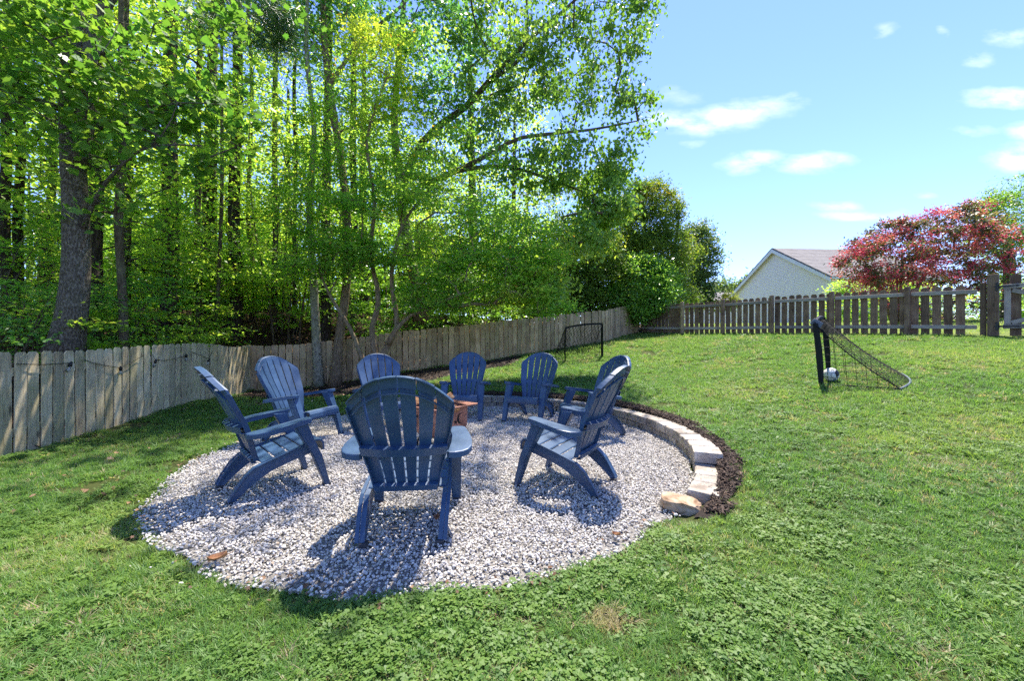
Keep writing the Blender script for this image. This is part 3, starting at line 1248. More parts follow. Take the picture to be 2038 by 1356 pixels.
xe, ye = CX + re_ * np.cos(np.radians(ae)), CY + re_ * np.sin(np.radians(ae))
n_edge = len(xe)
x = np.r_[x, xb[kb], xl[kl], xe]
y = np.r_[y, yb[kb], yl[kl], ye]
n = len(x)
s_ = NR.uniform(.05, .12, n) * np.where(np.arange(n) > n - kl.sum() - kb.sum() - n_edge, .55, 1) * np.where(np.arange(n) >= n - n_edge, .55, 1)
scatter('leaf_litter', np.stack([x, y, gz(x, y) + .03], 1), np.stack([NR.normal(0, .35, n), NR.normal(0, .35, n), NR.random(n) * 6.28], 1),
        np.stack([s_, s_, s_], 1), NR.random(n), NR.integers(0, 4, n), lit, 'brown fallen leaves covering the woodland floor behind the fence')


# lawn tufts
def blade(bm, x, y, ang, hgt, wid, lean, bend, mtl=0):
    """three-segment tapered blade"""
    dx, dy = math.cos(ang), math.sin(ang)
    px, py = -dy, dx
    pr = None
    segs = 3
    for s in range(segs + 1):
        t = s / segs
        d = lean * t + bend * t * t
        zz = hgt * (t - .35 * bend / max(hgt, .001) * t * t * .5)
        w = wid * (1 - t) ** .7 * .5
        c = Vector((x + dx * d, y + dy * d, max(zz, .002)))
        if s < segs:
            q = (bm.verts.new(c + Vector((px * w, py * w, 0))), bm.verts.new(c - Vector((px * w, py * w, 0))))
            if pr:
                bm.faces.new((pr[0], q[0], q[1], pr[1]))
            pr = q
        else:
            bm.faces.new((pr[0], bm.verts.new(c), pr[1]))


tufts = []
for k in range(5):     # grass
    bm = bmesh.new()
    for j in range(16):
        rr_, aa = rnd.uniform(0, .045), rnd.uniform(0, 6.28)
        blade(bm, rr_ * math.cos(aa), rr_ * math.sin(aa), rnd.uniform(0, 6.28), rnd.uniform(.022, .055), rnd.uniform(.0028, .0055),
              rnd.uniform(.005, .02), rnd.uniform(.005, .035))
    tufts.append(loose(bm, M['grass']))
for k in range(3):     # broad crab grass, low and sprawling
    bm = bmesh.new()
    for j in range(11):
        rr_, aa = rnd.uniform(0, .02), rnd.uniform(0, 6.28)
        blade(bm, rr_ * math.cos(aa), rr_ * math.sin(aa), aa + rnd.uniform(-.4, .4), rnd.uniform(.02, .04), rnd.uniform(.005, .009),
              rnd.uniform(.02, .045), rnd.uniform(.01, .04))
    tufts.append(loose(bm, M['grass']))
for k in range(4):     # clover
    bm = bmesh.new()
    for j in range(20):
        rr_, aa = rnd.uniform(0, .05), rnd.uniform(0, 6.28)
        x0, y0, z0 = rr_ * math.cos(aa), rr_ * math.sin(aa), rnd.uniform(.018, .042)
        s0 = rnd.uniform(.003, .0058)
        a0 = rnd.uniform(0, 6.28)
        tl = (rnd.uniform(-.35, .35), rnd.uniform(-.35, .35))
        for q in range(3):
            aq = a0 + q * 2.094
            cx0, cy0 = x0 + math.cos(aq) * s0 * .95, y0 + math.sin(aq) * s0 * .95
            ring = []
            for w_ in range(6):
                aw = aq + w_ * 1.047
                vx, vy = cx0 + math.cos(aw) * s0, cy0 + math.sin(aw) * s0 * .95
                ring.append(bm.verts.new((vx, vy, z0 + (vx - x0) * tl[0] + (vy - y0) * tl[1])))
            bm.faces.new(ring)
    tufts.append(loose(bm, M['clover']))


def snoise(x, y, sc, seed):
    """cheap smooth value noise"""
    rg = np.random.default_rng(seed)
    T = rg.random((64, 64))
    u, v = x * sc + 500, y * sc + 500
    i, j = np.floor(u).astype(int), np.floor(v).astype(int)
    fu, fv = u - i, v - j
    fu, fv = fu * fu * (3 - 2 * fu), fv * fv * (3 - 2 * fv)
    g = lambda a_, b_: T[a_ % 64, b_ % 64]
    return (g(i, j) * (1 - fu) + g(i + 1, j) * fu) * (1 - fv) + (g(i, j + 1) * (1 - fu) + g(i + 1, j + 1) * fu) * fv


def lawn_mask(x, y):
    r_ = np.hypot(x - CX, y - CY)
    ad_ = np.degrees(np.arctan2(y - CY, x - CX))
    wig = .05 * (snoise(x, y, 4, 5) - .5) + NR.normal(0, .02, len(x))
    lim = er[(np.round(ad_).astype(int)) % 360] + .02
    wm = (ad_ > -46) & (ad_ < 124)
    tab = np.array([mulch_out(q) if -50 <= q <= 125 else 2.7 for q in range(-180, 181)])
    lim = np.where(wm, tab[np.clip(np.round(ad_).astype(int) + 180, 0, 360)], lim)
    ok = (r_ > lim + wig) & in_poly(YARD_POLY, x, y)
    bedw = in_poly(BED, x + .1 * (snoise(x, y, 3, 8) - .5), y + .1 * (snoise(x, y, 3, 9) - .5))
    return ok & ~bedw


XS, YS, SC, TI, VI, DN = [], [], [], [], [], []
for (y0_, y1_, x0_, x1_, dens, sc_) in [(1.0, 2.6, -3.6, 3.6, 2200, .80), (2.6, 4.5, -6.5, 6.5, 1250, .9), (4.5, 8.5, -7, 11.5, 650, 1.1),
                                        (8.5, 16, -7, 11.5, 330, 1.5)]:
    n = int((y1_ - y0_) * (x1_ - x0_) * dens)
    x = NR.uniform(x0_, x1_, n)
    y = NR.uniform(y0_, y1_, n)
    k = lawn_mask(x, y) & (np.abs(x) < 1.42 * y + .8)
    x, y = x[k], y[k]
    # worn patches
    bare = snoise(x, y, 1.3, 3) * .55 + snoise(x, y, 4.1, 4) * .45
    leftish = (x < -2.2) & (y > 2.2)
    k = NR.random(len(x)) > np.clip((bare - np.where(leftish, .60, .70)) * 7, 0, .9)
    r_ = np.hypot(x - CX, y - CY)
    x, y = x[k], y[k]
    n = len(x)
    cl = snoise(x, y, 1.7, 21) * .6 + snoise(x, y, 6, 22) * .4
    isc = NR.random(n) < np.clip((cl - .42) * 2.0, .05, .36) * np.where(y < 2.6, 1, np.where(y < 5, .6, .3))
    crab = NR.random(n) < np.clip(snoise(x, y, 2.3, 31) * .7, 0, .6)
    vid = np.where(isc, NR.integers(8, 12, n), np.where(crab, NR.integers(5, 8, n), NR.integers(0, 5, n)))
    lush = snoise(x, y, .8, 41)
    t_ = np.clip(.25 + .55 * lush + NR.normal(0, .13, n), .13, 1)
    dry = NR.random(n) < np.clip((snoise(x, y, 1.9, 51) - .45) * .5, .03, .25)
    dryspot = np.hypot((x - .40) / .11, (y - 1.70) / .07) < 1 + NR.normal(0, .25, n)
    t_ = np.where((dry | dryspot), NR.uniform(0, .06, n), t_)
    vid = np.where(dryspot, NR.integers(0, 8, n), vid)
    sc2 = sc_ * NR.uniform(.75, 1.25, n) * (.85 + .4 * snoise(x, y, 3, 61))
    XS.append(x), YS.append(y), SC.append(sc2), TI.append(t_), VI.append(vid)
x, y, s_, t_, v_ = map(np.concatenate, (XS, YS, SC, TI, VI))
n = len(x)
scatter('grass', np.stack([x, y, gz(x, y) - .002], 1), np.stack([NR.normal(0, .12, n), NR.normal(0, .12, n), NR.random(n) * 6.28], 1),
        np.stack([s_, s_, s_ * .9], 1), t_, v_, tufts, 'bright green weedy lawn of grass and clover around the gravel circle')
# open grass seen through and beyond the picket fence
n = 26000
x = NR.uniform(5, 40, n)
y = NR.uniform(8, 34, n)
k = ~in_poly(YARD_POLY, x, y) & ~in_poly(WOOD_POLY, x, y)
x, y = x[k], y[k]
n = len(x)
s_ = NR.uniform(1.8, 3, n)
scatter('far_grass', np.stack([x, y, gz(x, y)], 1), np.stack([np.zeros(n), np.zeros(n), NR.random(n) * 6.28], 1), np.stack([s_, s_, s_ * .6], 1),
        NR.uniform(.6, 1, n), NR.integers(0, 5, n), [t.copy() for t in tufts[:5]], 'sunlit grass of the neighbouring yard beyond the picket fence')


# ------------------------------------------------------------------ fences
def picket_mesh(w, h, ear, th=.012, top='dog'):
    bm = bmesh.new()
    if top == 'dog':
        poly = [(-w / 2, 0), (w / 2, 0), (w / 2, h - ear), (w / 2 - ear * .8, h), (-w / 2 + ear * .8, h), (-w / 2, h - ear)]
    else:
        poly = [(-w / 2, 0), (w / 2, 0), (w / 2, h - ear * 1.1), (w * .36, h - ear * .35), (w * .2, h), (-w * .2, h), (-w * .36, h - ear * .35), (-w / 2, h - ear * 1.1)]
    a = [bm.verts.new((x, -th / 2, z)) for x, z in poly]
    c = [bm.verts.new((x, th / 2, z)) for x, z in poly]
    bm.faces.new(a)
    bm.faces.new(c[::-1])
    n_ = len(poly)
    for i in range(n_):
        bm.faces.new((a[i], c[i], c[(i + 1) % n_], a[(i + 1) % n_]))
    bmesh.ops.recalc_face_normals(bm, faces=bm.faces)
    me_ = bpy.data.meshes.new('picket')
    bm.to_mesh(me_)
    bm.free()
    return me_


def along(line, step, start=0.0):
    """points every step metres along a polyline with heading"""
    res = []
    s0 = start
    for (x0, y0), (x1, y1) in zip(line[:-1], line[1:]):
        L_ = math.hypot(x1 - x0, y1 - y0)
        a_ = math.atan2(y1 - y0, x1 - x0)
        while s0 < L_ - .001:
            t = s0 / L_
            res.append((x0 + (x1 - x0) * t, y0 + (y1 - y0) * t, a_))
            s0 += step
        s0 -= L_
    return res


def put_pickets(root, line, step, meshes, material, dy, start=0.0, zoff=-.03, skip=None, dz=None):
    b0 = root.location
    for (x, y, a_) in along(line, step, start):
        if skip and skip(x, y):
            continue
        nx_, ny_ = -math.sin(a_), math.cos(a_)
        me_ = rnd.choice(meshes)
        o = bpy.data.objects.new('picket', me_)
        if not me_.materials:
            me_.materials.append(material)
        px_, py_ = x + nx_ * dy, y + ny_ * dy
        zz = g1(px_ - nx_ * .1, py_ - ny_ * .1) + zoff + rnd.uniform(-.008, .008) + (dz(x, y) if dz else 0)
        o.location = (px_ - b0.x, py_ - b0.y, zz - b0.z)
        o.rotation_euler = (rnd.gauss(0, .006), rnd.gauss(0, .006), a_ + rnd.gauss(0, .02))
        link(o, root)


def beam(root, name, p0, p1, w, h, material, label=None):
    """a board from p0 to p1 (world), its long side along local x"""
    p0, p1 = Vector(p0), Vector(p1)
    d = p1 - p0
    bm = bmesh.new()
    box(bm, -d.length / 2, d.length / 2, -w / 2, w / 2, -h / 2, h / 2, .004)
    o = bm_obj(name, bm, material, root)
    o.location = (p0 + p1) / 2 - root.location
    o.rotation_euler = (0, -math.asin(d.z / d.length), math.atan2(d.y, d.x))
    if label:
        o['label'] = label
    return o


def post(root, x, y, w, z0, z1, material, rz=0, name='post'):
    bm = bmesh.new()
    box(bm, -w / 2, w / 2, -w / 2, w / 2, 0, z1 - z0, .006)
    o = bm_obj(name, bm, material, root)
    o.location = (x - root.location.x, y - root.location.y, z0 - root.location.z)
    o.rotation_euler = (0, 0, rz)
    return o


PK = [picket_mesh(.118 + rnd.uniform(-.003, .003), 1.115 + rnd.uniform(-.008, .008), .030) for _ in range(6)]
PKB = [picket_mesh(.134 + rnd.uniform(-.004, .004), 1.12 + rnd.uniform(-.012, .012), .024) for _ in range(6)]
PKR = [picket_mesh(.137 + rnd.uniform(-.003, .003), 1.13 + rnd.uniform(-.012, .012), .034, top='round') for _ in range(6)]

fl = empty('picket_fence', (-5.5, 5.6, 0.0))
tag(fl, 'greenish grey dog-eared picket fence carrying the string of bulbs', 'fence', 'wooden picket fences round the yard')
put_pickets(fl, [(-5.06, 3.35), (-6.2, 9.4)], .1462, PK, M['picket'], 0.0, .02)
for (t0, t1) in ((0, .33), (.33, .66), (.66, 1)):
    x0, y0 = -5.06 - 1.14 * t0, 3.35 + 6.05 * t0
    x1, y1 = -5.06 - 1.14 * t1, 3.35 + 6.05 * t1
    for hh in (.22, .86):
        beam(fl, 'rail', (x0 - .035, y0, g1(x0, y0) + hh), (x1 - .035, y1, g1(x1, y1) + hh), .038, .088, M['picket'])
    post(fl, x1 - .10, y1, .089, g1(x1, y1) - .1, g1(x1, y1) + 1.05, M['picket'], R(10))
post(fl, -6.235, 9.43, .089, g1(-6.2, 9.4) - .1, g1(-6.2, 9.4) + 1.07, M['picket'], R(10))
fb = empty('picket_fence', (-1.0, 11.1, 0.3))
tag(fb, 'brownish picket fence climbing the slope behind the maple', 'fence', 'wooden picket fences round the yard')
put_pickets(fb, BACK_LINE, .151, PKB, M['picket_back'], 0.0, .09)
pp = along(BACK_LINE, 2.3, 0)
for (a0, a1) in zip(pp[:-1], pp[1:]):
    for hh in (.22, .86):
        beam(fb, 'rail', (a0[0] - .02, a0[1] + .035, g1(a0[0], a0[1]) + hh), (a1[0] - .02, a1[1] + .035, g1(a1[0], a1[1]) + hh), .038, .088, M['picket_back'])
    post(fb, a1[0] - .05, a1[1] + .105, .089, g1(a1[0], a1[1]) - .1, g1(a1[0], a1[1]) + 1.03, M['picket_back'], a1[2])

fr = empty('picket_fence', (8.0, 11.1, 1.3))
tag(fr, 'dark brown picket fence with posts and rails facing the lawn', 'fence', 'wooden picket fences round the yard')
ux, uy = .795 / 1.4395, -1.2 / 1.4395
ang_r = math.atan2(uy, ux)
nrx, nry = -math.sin(ang_r), math.cos(ang_r)
P0r = (6.06, 14.1)


def rp(s, off=0.0):
    return (P0r[0] + ux * s + nrx * off, P0r[1] + uy * s + nry * off)


# first stretch, corner to first post, pickets close together; then wider gaps
put_pickets(fr, [(5.06, 15.62), rp(-.08)], .150, PKR, M['picket_dark'], .06, .05)
put_pickets(fr, [rp(0.08), rp(6.74)], .1795, PKR, M['picket_dark'], .06, .03)
zr = lambda s: g1(*rp(s))
posts_s = [0, 1.44, 2.88, 4.32, 5.76]
for i, s in enumerate(posts_s):
    x, y = rp(s, -.055)
    post(fr, x, y, .092, zr(s) - .1, zr(s) + 1.13, M['picket_back'] if i == 0 else M['picket_dark'], ang_r)
segs = [(-1.86, 0)] + list(zip(posts_s[:-1], posts_s[1:])) + [(5.76, 6.86)]
for s0, s1 in segs:
    for hh in (.20, .955):
        z0, z1 = zr(s0) + hh, zr(s1) + hh
        a0, a1 = rp(s0 + .048, .026), rp(s1 - .048, .026)
        beam(fr, 'rail', (*a0, z0), (*a1, z1), .038, .086, M['rail'])
x, y = rp(6.905, -.02)
post(fr, x, y, .085, zr(6.9) - .1, zr(6.9) + 1.13, M['picket_dark'], ang_r)
x, y = rp(7.04, -.045)
post(fr, x, y, .15, zr(7.0) - .15, zr(7.0) + 1.28, M['picket_dark'], ang_r)
# beyond the gate the fence goes on, outside the picture
GS0, GS1 = 7.15, 8.45
x, y = rp(GS1 + .1, -.045)
post(fr, x, y, .15, zr(8.5) - .15, zr(8.5) + 1.28, M['picket_dark'], ang_r)

gate = empty('garden_gate', (*rp(GS0), zr(7.3)))
tag(gate, 'picket gate with pale braces and black strap hinges on the tall post', 'gate')
PKG = [picket_mesh(.15, 1.24, .03, top='round') for _ in range(2)]
put_pickets(gate, [rp(GS0 + .17), rp(GS1)], .19, PKG, M['picket_dark'], .06, .0, .03)
zg = zr(7.6) + .02
for hh in (.2, 1.01):
    beam(gate, 'rail', (*rp(GS0 + .01, .026), zg + hh), (*rp(GS1, .026), zg + hh + (.03 if hh > .5 else 0)), .038, .09, M['rail'])
bm = bmesh.new()
box(bm, -.36, .36, -.018, .018, -.045, .045, .004)
st = bm_obj('stile', bm, M['rail'], gate)
st.location = (*(Vector((*rp(GS0 + .07, .024), 0)) - Vector((gate.location.x, gate.location.y, 0))).xy, zg + .605 - gate.location.z)
st.rotation_euler = (0, R(-90), ang_r)
beam(gate, 'brace', (*rp(GS0 + .13, .022), zg + .93), (*rp(GS0 + 1.1, .022), zg + .55), .034, .085, M['rail'])
beam(gate, 'brace', (*rp(GS0 + .12, .020), zg + .27), (*rp(GS0 + 1.1, .020), zg + .62), .034, .085, M['rail'])
for hh in (.2, 1.01):
    bm = bmesh.new()
    # strap of the hinge: a long tapering leaf ending in a spear point, and a shaped butt plate on the post
    prism(bm, [(0, -.02), (.20, -.011), (.225, -.024), (.27, 0), (.225, .024), (.20, .011), (0, .02)], 0, .006)
    prism(bm, [(-.012, -.07), (-.03, -.095), (-.06, -.06), (-.045, -.03), (-.075, 0), (-.045, .03), (-.06, .06), (-.03, .095), (-.012, .07)], 0, .007)
    tube(bm, [(-.006, -.05, .008), (-.006, .05, .008)], .009, 8)
    for v in bm.verts:
        v.co = Vector((v.co.x, -v.co.z, v.co.y))
    hg = bm_obj('hinge', bm, M['iron'], gate)
    q = rp(GS0 - .02, -.125 if False else .003)
    x, y = rp(GS0 - .03, -.0)
    hg.location = (rp(GS0 - .02, -.122)[0] - gate.location.x, rp(GS0 - .02, -.122)[1] - gate.location.y, zg + hh - gate.location.z)
    hg.rotation_euler = (0, 0, ang_r + .0)

# ------------------------------------------------------------------ string of bulbs on the left fence
def lp(y, z, off=.03):
    x = -4.62 - .188 * (y - 1.0)
    return Vector((x + off, y, z))


def on_left(px, py, off=.03):
    # where the sight line meets the fence face (used once to lay the cable out on the boards)
    u = (px - 1019) / F
    y = (-4.432 + off) / (u + .188)
    return Vector((u * y, y, H + (678 - py) * y / F))


sl = empty('string_light', tuple(on_left(150, 728)))
tag(sl, 'black outdoor cable with clear bulbs looped along the left fence', 'string light')
runs = [[(33, 725), (85, 726), (137, 723), (143, 722)], [(166, 716), (185, 723), (210, 728), (236, 732), (240, 731)], [(240, 731), (262, 722), (287, 707)],
        [(303, 706), (309, 716), (326, 718), (350, 714), (371, 708)], [(382, 701), (398, 707), (415, 714), (424, 698)]]
bm = bmesh.new()
for r_ in runs:
    tube(bm, [on_left(*q) - sl.location for q in r_], .0042, 5)
bm_obj('cable', bm, M['wire'], sl)
bulbs = [(142, 722, 728), (240, 731, 738), (311, 717, 722), (371, 706, 710), (417, 715, 719)]
for i, (px, py, _) in enumerate(bulbs):
    p = on_left(px, py, .045) - sl.location
    bm = bmesh.new()
    tube(bm, [(0, 0, .014), (0, 0, -.008), (0, 0, -.03), (0, 0, -.052)], [.008, .016, .019, .017], 10)
    so = bm_obj('socket', bm, M['wire'], sl, smooth=True)
    so.location = p
    so.rotation_euler = (R(12) if i % 2 else R(-10), R(14), 0)
    bm = bmesh.new()
    prof = [(.012, -.05), (.019, -.066), (.024, -.086), (.021, -.104), (.010, -.116), (.002, -.119)]
    tube(bm, [(0, 0, z_) for r_, z_ in prof], [r_ for r_, z_ in prof], 12)
    bu = bm_obj('bulb', bm, M['bulb'], sl, smooth=True)
    bu.location = p
    bu.rotation_euler = so.rotation_euler

# ------------------------------------------------------------------ block wall round the bed
wall = empty('retaining_wall', (CX + 2.67, CY, 0))
tag(wall, 'low curved retaining wall of two courses of tumbled grey blocks', 'wall')


def block(a0, a1, z0, z1, ri, ro):
    am = (a0 + a1) / 2
    bm = bmesh.new()
    c = Vector((CX + (ri + ro) / 2 * math.cos(am), CY + (ri + ro) / 2 * math.sin(am), (z0 + z1) / 2))
    g_ = .0028
    vs = []
    for (a_, r_) in ((a0 + g_, ri), (a0 + g_, ro), (a1 - g_, ro), (a1 - g_, ri)):
        for z in (z0 + .001, z1 - .001):
            p = Vector((CX + r_ * math.cos(a_), CY + r_ * math.sin(a_), z)) - c
            vs.append(bm.verts.new(p))
    for f in ((0, 1, 3, 2), (2, 3, 5, 4), (4, 5, 7, 6), (6, 7, 1, 0), (1, 7, 5, 3), (0, 2, 4, 6)):
        bm.faces.new([vs[i] for i in f])
    bmesh.ops.subdivide_edges(bm, edges=bm.edges, cuts=1, use_grid_fill=True)
    for v in bm.verts:
        v.co *= 1 + rnd.uniform(-.010, .006)
    be = [e for e in bm.edges if len(e.link_faces) == 2 and e.calc_face_angle(0) > .8]
    bmesh.ops.bevel(bm, geom=be, offset=rnd.uniform(.008, .014), segments=2, affect='EDGES', profile=.5)
    for v in bm.verts:
        v.co += Vector((rnd.uniform(-1, 1), rnd.uniform(-1, 1), rnd.uniform(-1, 1))) * .0026
    o = bm_obj('block', bm, M['block'], wall, smooth=False)
    o.location = c - wall.location
    return o


a = R(-37.5)
st_ = [.235, .19, .25, .27, .21, .26]
i = 0
while a < R(117):
    w_ = st_[i % 6] * rnd.uniform(.94, 1.06) / 2.66
    if i == 0:
        w_ = .26 / 2.66
    if i == 1:
        w_ = .19 / 2.66
    block(a, a + w_, -.03, .100, 2.565 + rnd.uniform(-.006, .006), 2.785)
    a += w_
    i += 1
a = R(-21.5)
i = 3
while a < R(112):
    w_ = st_[i % 6] * rnd.uniform(.94, 1.06) / 2.66
    block(a, a + w_, .102, .205, 2.555 + rnd.uniform(-.008, .008), 2.785 + rnd.uniform(-.008, .008))
    a += w_
    i += 1

bm = bmesh.new()
bmesh.ops.create_icosphere(bm, subdivisions=3, radius=.5)
from mathutils import noise as mnoise
for v in bm.verts:
    p = v.co.copy()
    q = Vector((max(-.40, min(.40, p.x)), max(-.36, min(.36, p.y)), max(-.33, min(.30, p.z))))
    q = q * (1 + .16 * mnoise.noise(p * 3.1)) + Vector((0, 0, -.16 * p.x))
    q += Vector((mnoise.noise(p * 9), mnoise.noise(p * 9 + Vector((5, 0, 0))), mnoise.noise(p * 9 + Vector((0, 5, 0))))) * .06
    v.co = Vector((q.x * .32, q.y * .21, q.z * .15))
rock = bm_obj('rock', bm, M['rock'], None, (1.19, 2.80, .045), smooth=False)
rock.rotation_euler = (R(6), R(4), R(-14))
tag(rock, 'flat tan sandstone rock at the near end of the block wall', 'rock')

# ------------------------------------------------------------------ chairs
BPROF = [(-.150, .245), (-.178, .30), (-.205, .36), (-.232, .42), (-.262, .49), (-.300, .57), (-.340, .65), (-.378, .73), (-.412, .81), (-.448, .89), (-.474, .97), (-.488, 1.02)]
BHW = [(.245, .185), (.36, .205), (.49, .238), (.65, .272), (.80, .297), (.84, .298), (1.02, .298)]


def bprof(z):
    for (x0, z0), (x1, z1) in zip(BPROF[:-1], BPROF[1:]):
        if z <= z1:
            t = (z - z0) / (z1 - z0)
            return x0 + (x1 - x0) * t
    return BPROF[-1][0]


def bhw(z):
    for (z0, w0), (z1, w1) in zip(BHW[:-1], BHW[1:]):
        if z <= z1:
            return w0 + (w1 - w0) * (z - z0) / (z1 - z0)
    return BHW[-1][1]


def bpt(w, z, back=0.0):
    """point on the curved back; w -1..1 across"""
    hw = bhw(z)
    cur = .055 * w * w * min(1, max(0, (z - .25) / .3))
    return Vector((bprof(z) + cur - back, w * hw, z - .03 * back))


def arch(w):
    w = abs(w)
    return .985 - .155 * w ** 2.15


def make_chair():
    root = empty('adirondack_chair')
    mt = M['chair']
    edges = [-1 + 2 * i / 6 for i in range(7)]
    gap = .030
    # back slats: upper run, narrow slots between
    for i in range(6):
        w0 = edges[i] + (gap if i else 0)
        w1 = edges[i + 1] - (gap if i < 5 else 0)
        bm = bmesh.new()
        G = []
        for k in range(13):
            row = []
            for j in range(4):
                w = w0 + (w1 - w0) * j / 3
                zt = arch(w) - .052
                z = .262 + (zt - .262) * k / 12
                row.append(bpt(w, z, -.002 if j in (1, 2) else 0))
            G.append(row)
        slab(bm, G, .011)
        bm_obj('back_slat', bm, mt, root, smooth=False)
    # stepped arch rim, one lip per slat
    bm = bmesh.new()
    for i in range(6):
        w0, w1 = edges[i] + (.008 if i else 0), edges[i + 1] - (.008 if i < 5 else 0)
        G, G2 = [], []
        for k in range(5):
            w = w0 + (w1 - w0) * k / 4
            st2 = .004 * (1 if i in (1, 4) else 0)
            zt = arch(w) + st2
            G.append([bpt(w, zt - .066, -.006), bpt(w, zt - .03, -.007), bpt(w, zt - .004, -.005)])
            G2.append([bpt(w, zt - .006, -.008), bpt(w, zt + .002, .006), bpt(w, zt - .002, .040)])
        slab(bm, G, .014)
        slab(bm, G2, .007)
    # inner rib of the arch on the rear side
    G = []
    for k in range(25):
        w = -.93 + 1.86 * k / 24
        zt = arch(w) - .092
        G.append([bpt(w, zt, .013), bpt(w, zt, .032)])
    slab(bm, G, .008)
    bm_obj('back_rim', bm, mt, root)
    # side edges of the back, turned rearwards
    for s in (-1, 1):
        bm = bmesh.new()
        G = []
        for k in range(13):
            z = .27 + (arch(1) - .03 - .27) * k / 12
            G.append([bpt(s * 1.0, z, -.003), bpt(s * 1.008, z, .028)])
        slab(bm, G, .007 * s)
        bm_obj('back_edge', bm, mt, root)
    # lumbar band across the back
    bm = bmesh.new()
    G = []
    for k in range(13):
        w = -1 + 2 * k / 12
        G.append([bpt(w, .515, -.006), bpt(w, .545, -.007), bpt(w, .555, .004)])
    slab(bm, G, .008)
    G = []
    for k in range(13):
        w = -1.02 + 2.04 * k / 12
        G.append([bpt(w, .500, .012), bpt(w, .503, .050), bpt(w, .545, .050), bpt(w, .550, .012)])
    slab(bm, G, .006)
    bm_obj('back_crossbar', bm, mt, root)
    bm = bmesh.new()
    G = []
    for k in range(9):
        w = -1.0 + 2.0 * k / 8
        G.append([bpt(w, .256, .010), bpt(w, .262, .04), bpt(w, .292, .038), bpt(w, .298, .012)])
    slab(bm, G, .006)
    bm_obj('lower_crossbar', bm, mt, root)
    # seat slats
    def sprof(t):
        pts = [(-.150, .262), (-.02, .298), (.10, .333), (.20, .362), (.255, .372), (.292, .362), (.306, .325), (.306, .285)]
        q = t * (len(pts) - 1)
        i_ = min(int(q), len(pts) - 2)
        f = q - i_
        return (pts[i_][0] + (pts[i_ + 1][0] - pts[i_][0]) * f, pts[i_][1] + (pts[i_ + 1][1] - pts[i_][1]) * f)
    xs = [(-.146, -.064), (-.054, .028), (.038, .118), (.128, .205)]

    def sz(x):
        return float(np.interp(x, [-.15, -.02, .10, .20, .255], [.262, .298, .333, .362, .372]))
    for (x0, x1) in xs:
        bm = bmesh.new()
        G = [[Vector((x, y, sz(x) + (.0 if abs(y) > .21 else .002))) for x in (x0, x0 + .006, x1 - .006, x1)] for y in (-.238, -.12, 0, .12, .238)]
        for row in G:
            row[0].z -= .005
            row[-1].z -= .005
        slab(bm, G, -.016)
        bm_obj('seat_slat', bm, mt, root)
    bm = bmesh.new()
    fp = [(.215, sz(.215) - .005), (.222, sz(.222)), (.255, .372), (.285, .364), (.303, .340), (.308, .30), (.306, .275)]
    G = [[Vector((x, y, z)) for x, z in fp] for y in (-.238, -.12, 0, .12, .238)]
    slab(bm, G, -.014)
    bm_obj('seat_front', bm, mt, root)
    for s in (-1, 1):
        # side rail running into the rear leg
        path = [(.235, .318, .080), (.12, .292, .082), (0, .258, .084), (-.10, .226, .090), (-.17, .195, .105), (-.225, .150, .098), (-.275, .095, .075), (-.315, .045, .058), (-.335, .012, .050)]
        bm = bmesh.new()
        G = []
        for k, (x, z, hh) in enumerate(path):
            a_ = Vector((path[min(k + 1, 8)][0] - path[max(k - 1, 0)][0], 0, path[min(k + 1, 8)][1] - path[max(k - 1, 0)][1])).normalized()
            nn = Vector((-a_.z, 0, a_.x))
            y = s * (.247 - .014 * max(0, k - 4) / 4)
            G.append([Vector((x, y, z)) + nn * hh * .5, Vector((x, y + s * .004, z)), Vector((x, y, z)) - nn * hh * .5])
        slab(bm, G, .028 * s)
        # flange along the outside
        G2 = []
        for k, (x, z, hh) in enumerate(path):
            a_ = Vector((path[min(k + 1, 8)][0] - path[max(k - 1, 0)][0], 0, path[min(k + 1, 8)][1] - path[max(k - 1, 0)][1])).normalized()
            nn = Vector((-a_.z, 0, a_.x))
            y = s * (.249 - .014 * max(0, k - 4) / 4)
            p = Vector((x, y, z)) - nn * hh * .5
            G2.append([p, p + Vector((0, s * .022 * (1 if k > 2 else k / 3), 0))])
        slab(bm, G2, .010)
        leg = bm_obj('rear_leg', bm, mt, root)
        bm = bmesh.new()
        box(bm, -.362, -.312, s * .215 - .023 if s > 0 else s * .215 - .023, s * .215 + .023, -.004, .022, .004)
        bm_obj('foot_pad', bm, M['foot'], leg)
        # front leg
        bm = bmesh.new()
        sec = [(.0, .285, .328, .250, .312), (.03, .280, .324, .247, .312), (.25, .200, .266, .238, .318), (.40, .120, .200, .232, .322), (.535, .050, .150, .228, .326)]
        rings = []
        for (z, x0, x1, y0, y1) in sec:
            rings.append([bm.verts.new((x, s * y, z)) for x, y in ((x0, y0), (x1, y0), (x1, y1), (x0, y1))])
        for r0, r1 in zip(rings[:-1], rings[1:]):
            for k in range(4):
                bm.faces.new((r0[k], r0[(k + 1) % 4], r1[(k + 1) % 4], r1[k]))
        bm.faces.new(rings[0])
        bm.faces.new(rings[-1])
        bmesh.ops.recalc_face_normals(bm, faces=bm.faces)
        bmesh.ops.bevel(bm, geom=[e for e in bm.edges if abs((e.verts[0].co - e.verts[1].co).normalized().z) > .5], offset=.007, segments=2, affect='EDGES')
        fl_ = bm_obj('front_leg', bm, mt, root)
        bm = bmesh.new()
        box(bm, .280, .333, min(s * .257, s * .309), max(s * .257, s * .309), -.006, .020, .004)
        bm_obj('foot_pad', bm, M['foot'], fl_)
        # arm: a wide paddle
        bm = bmesh.new()
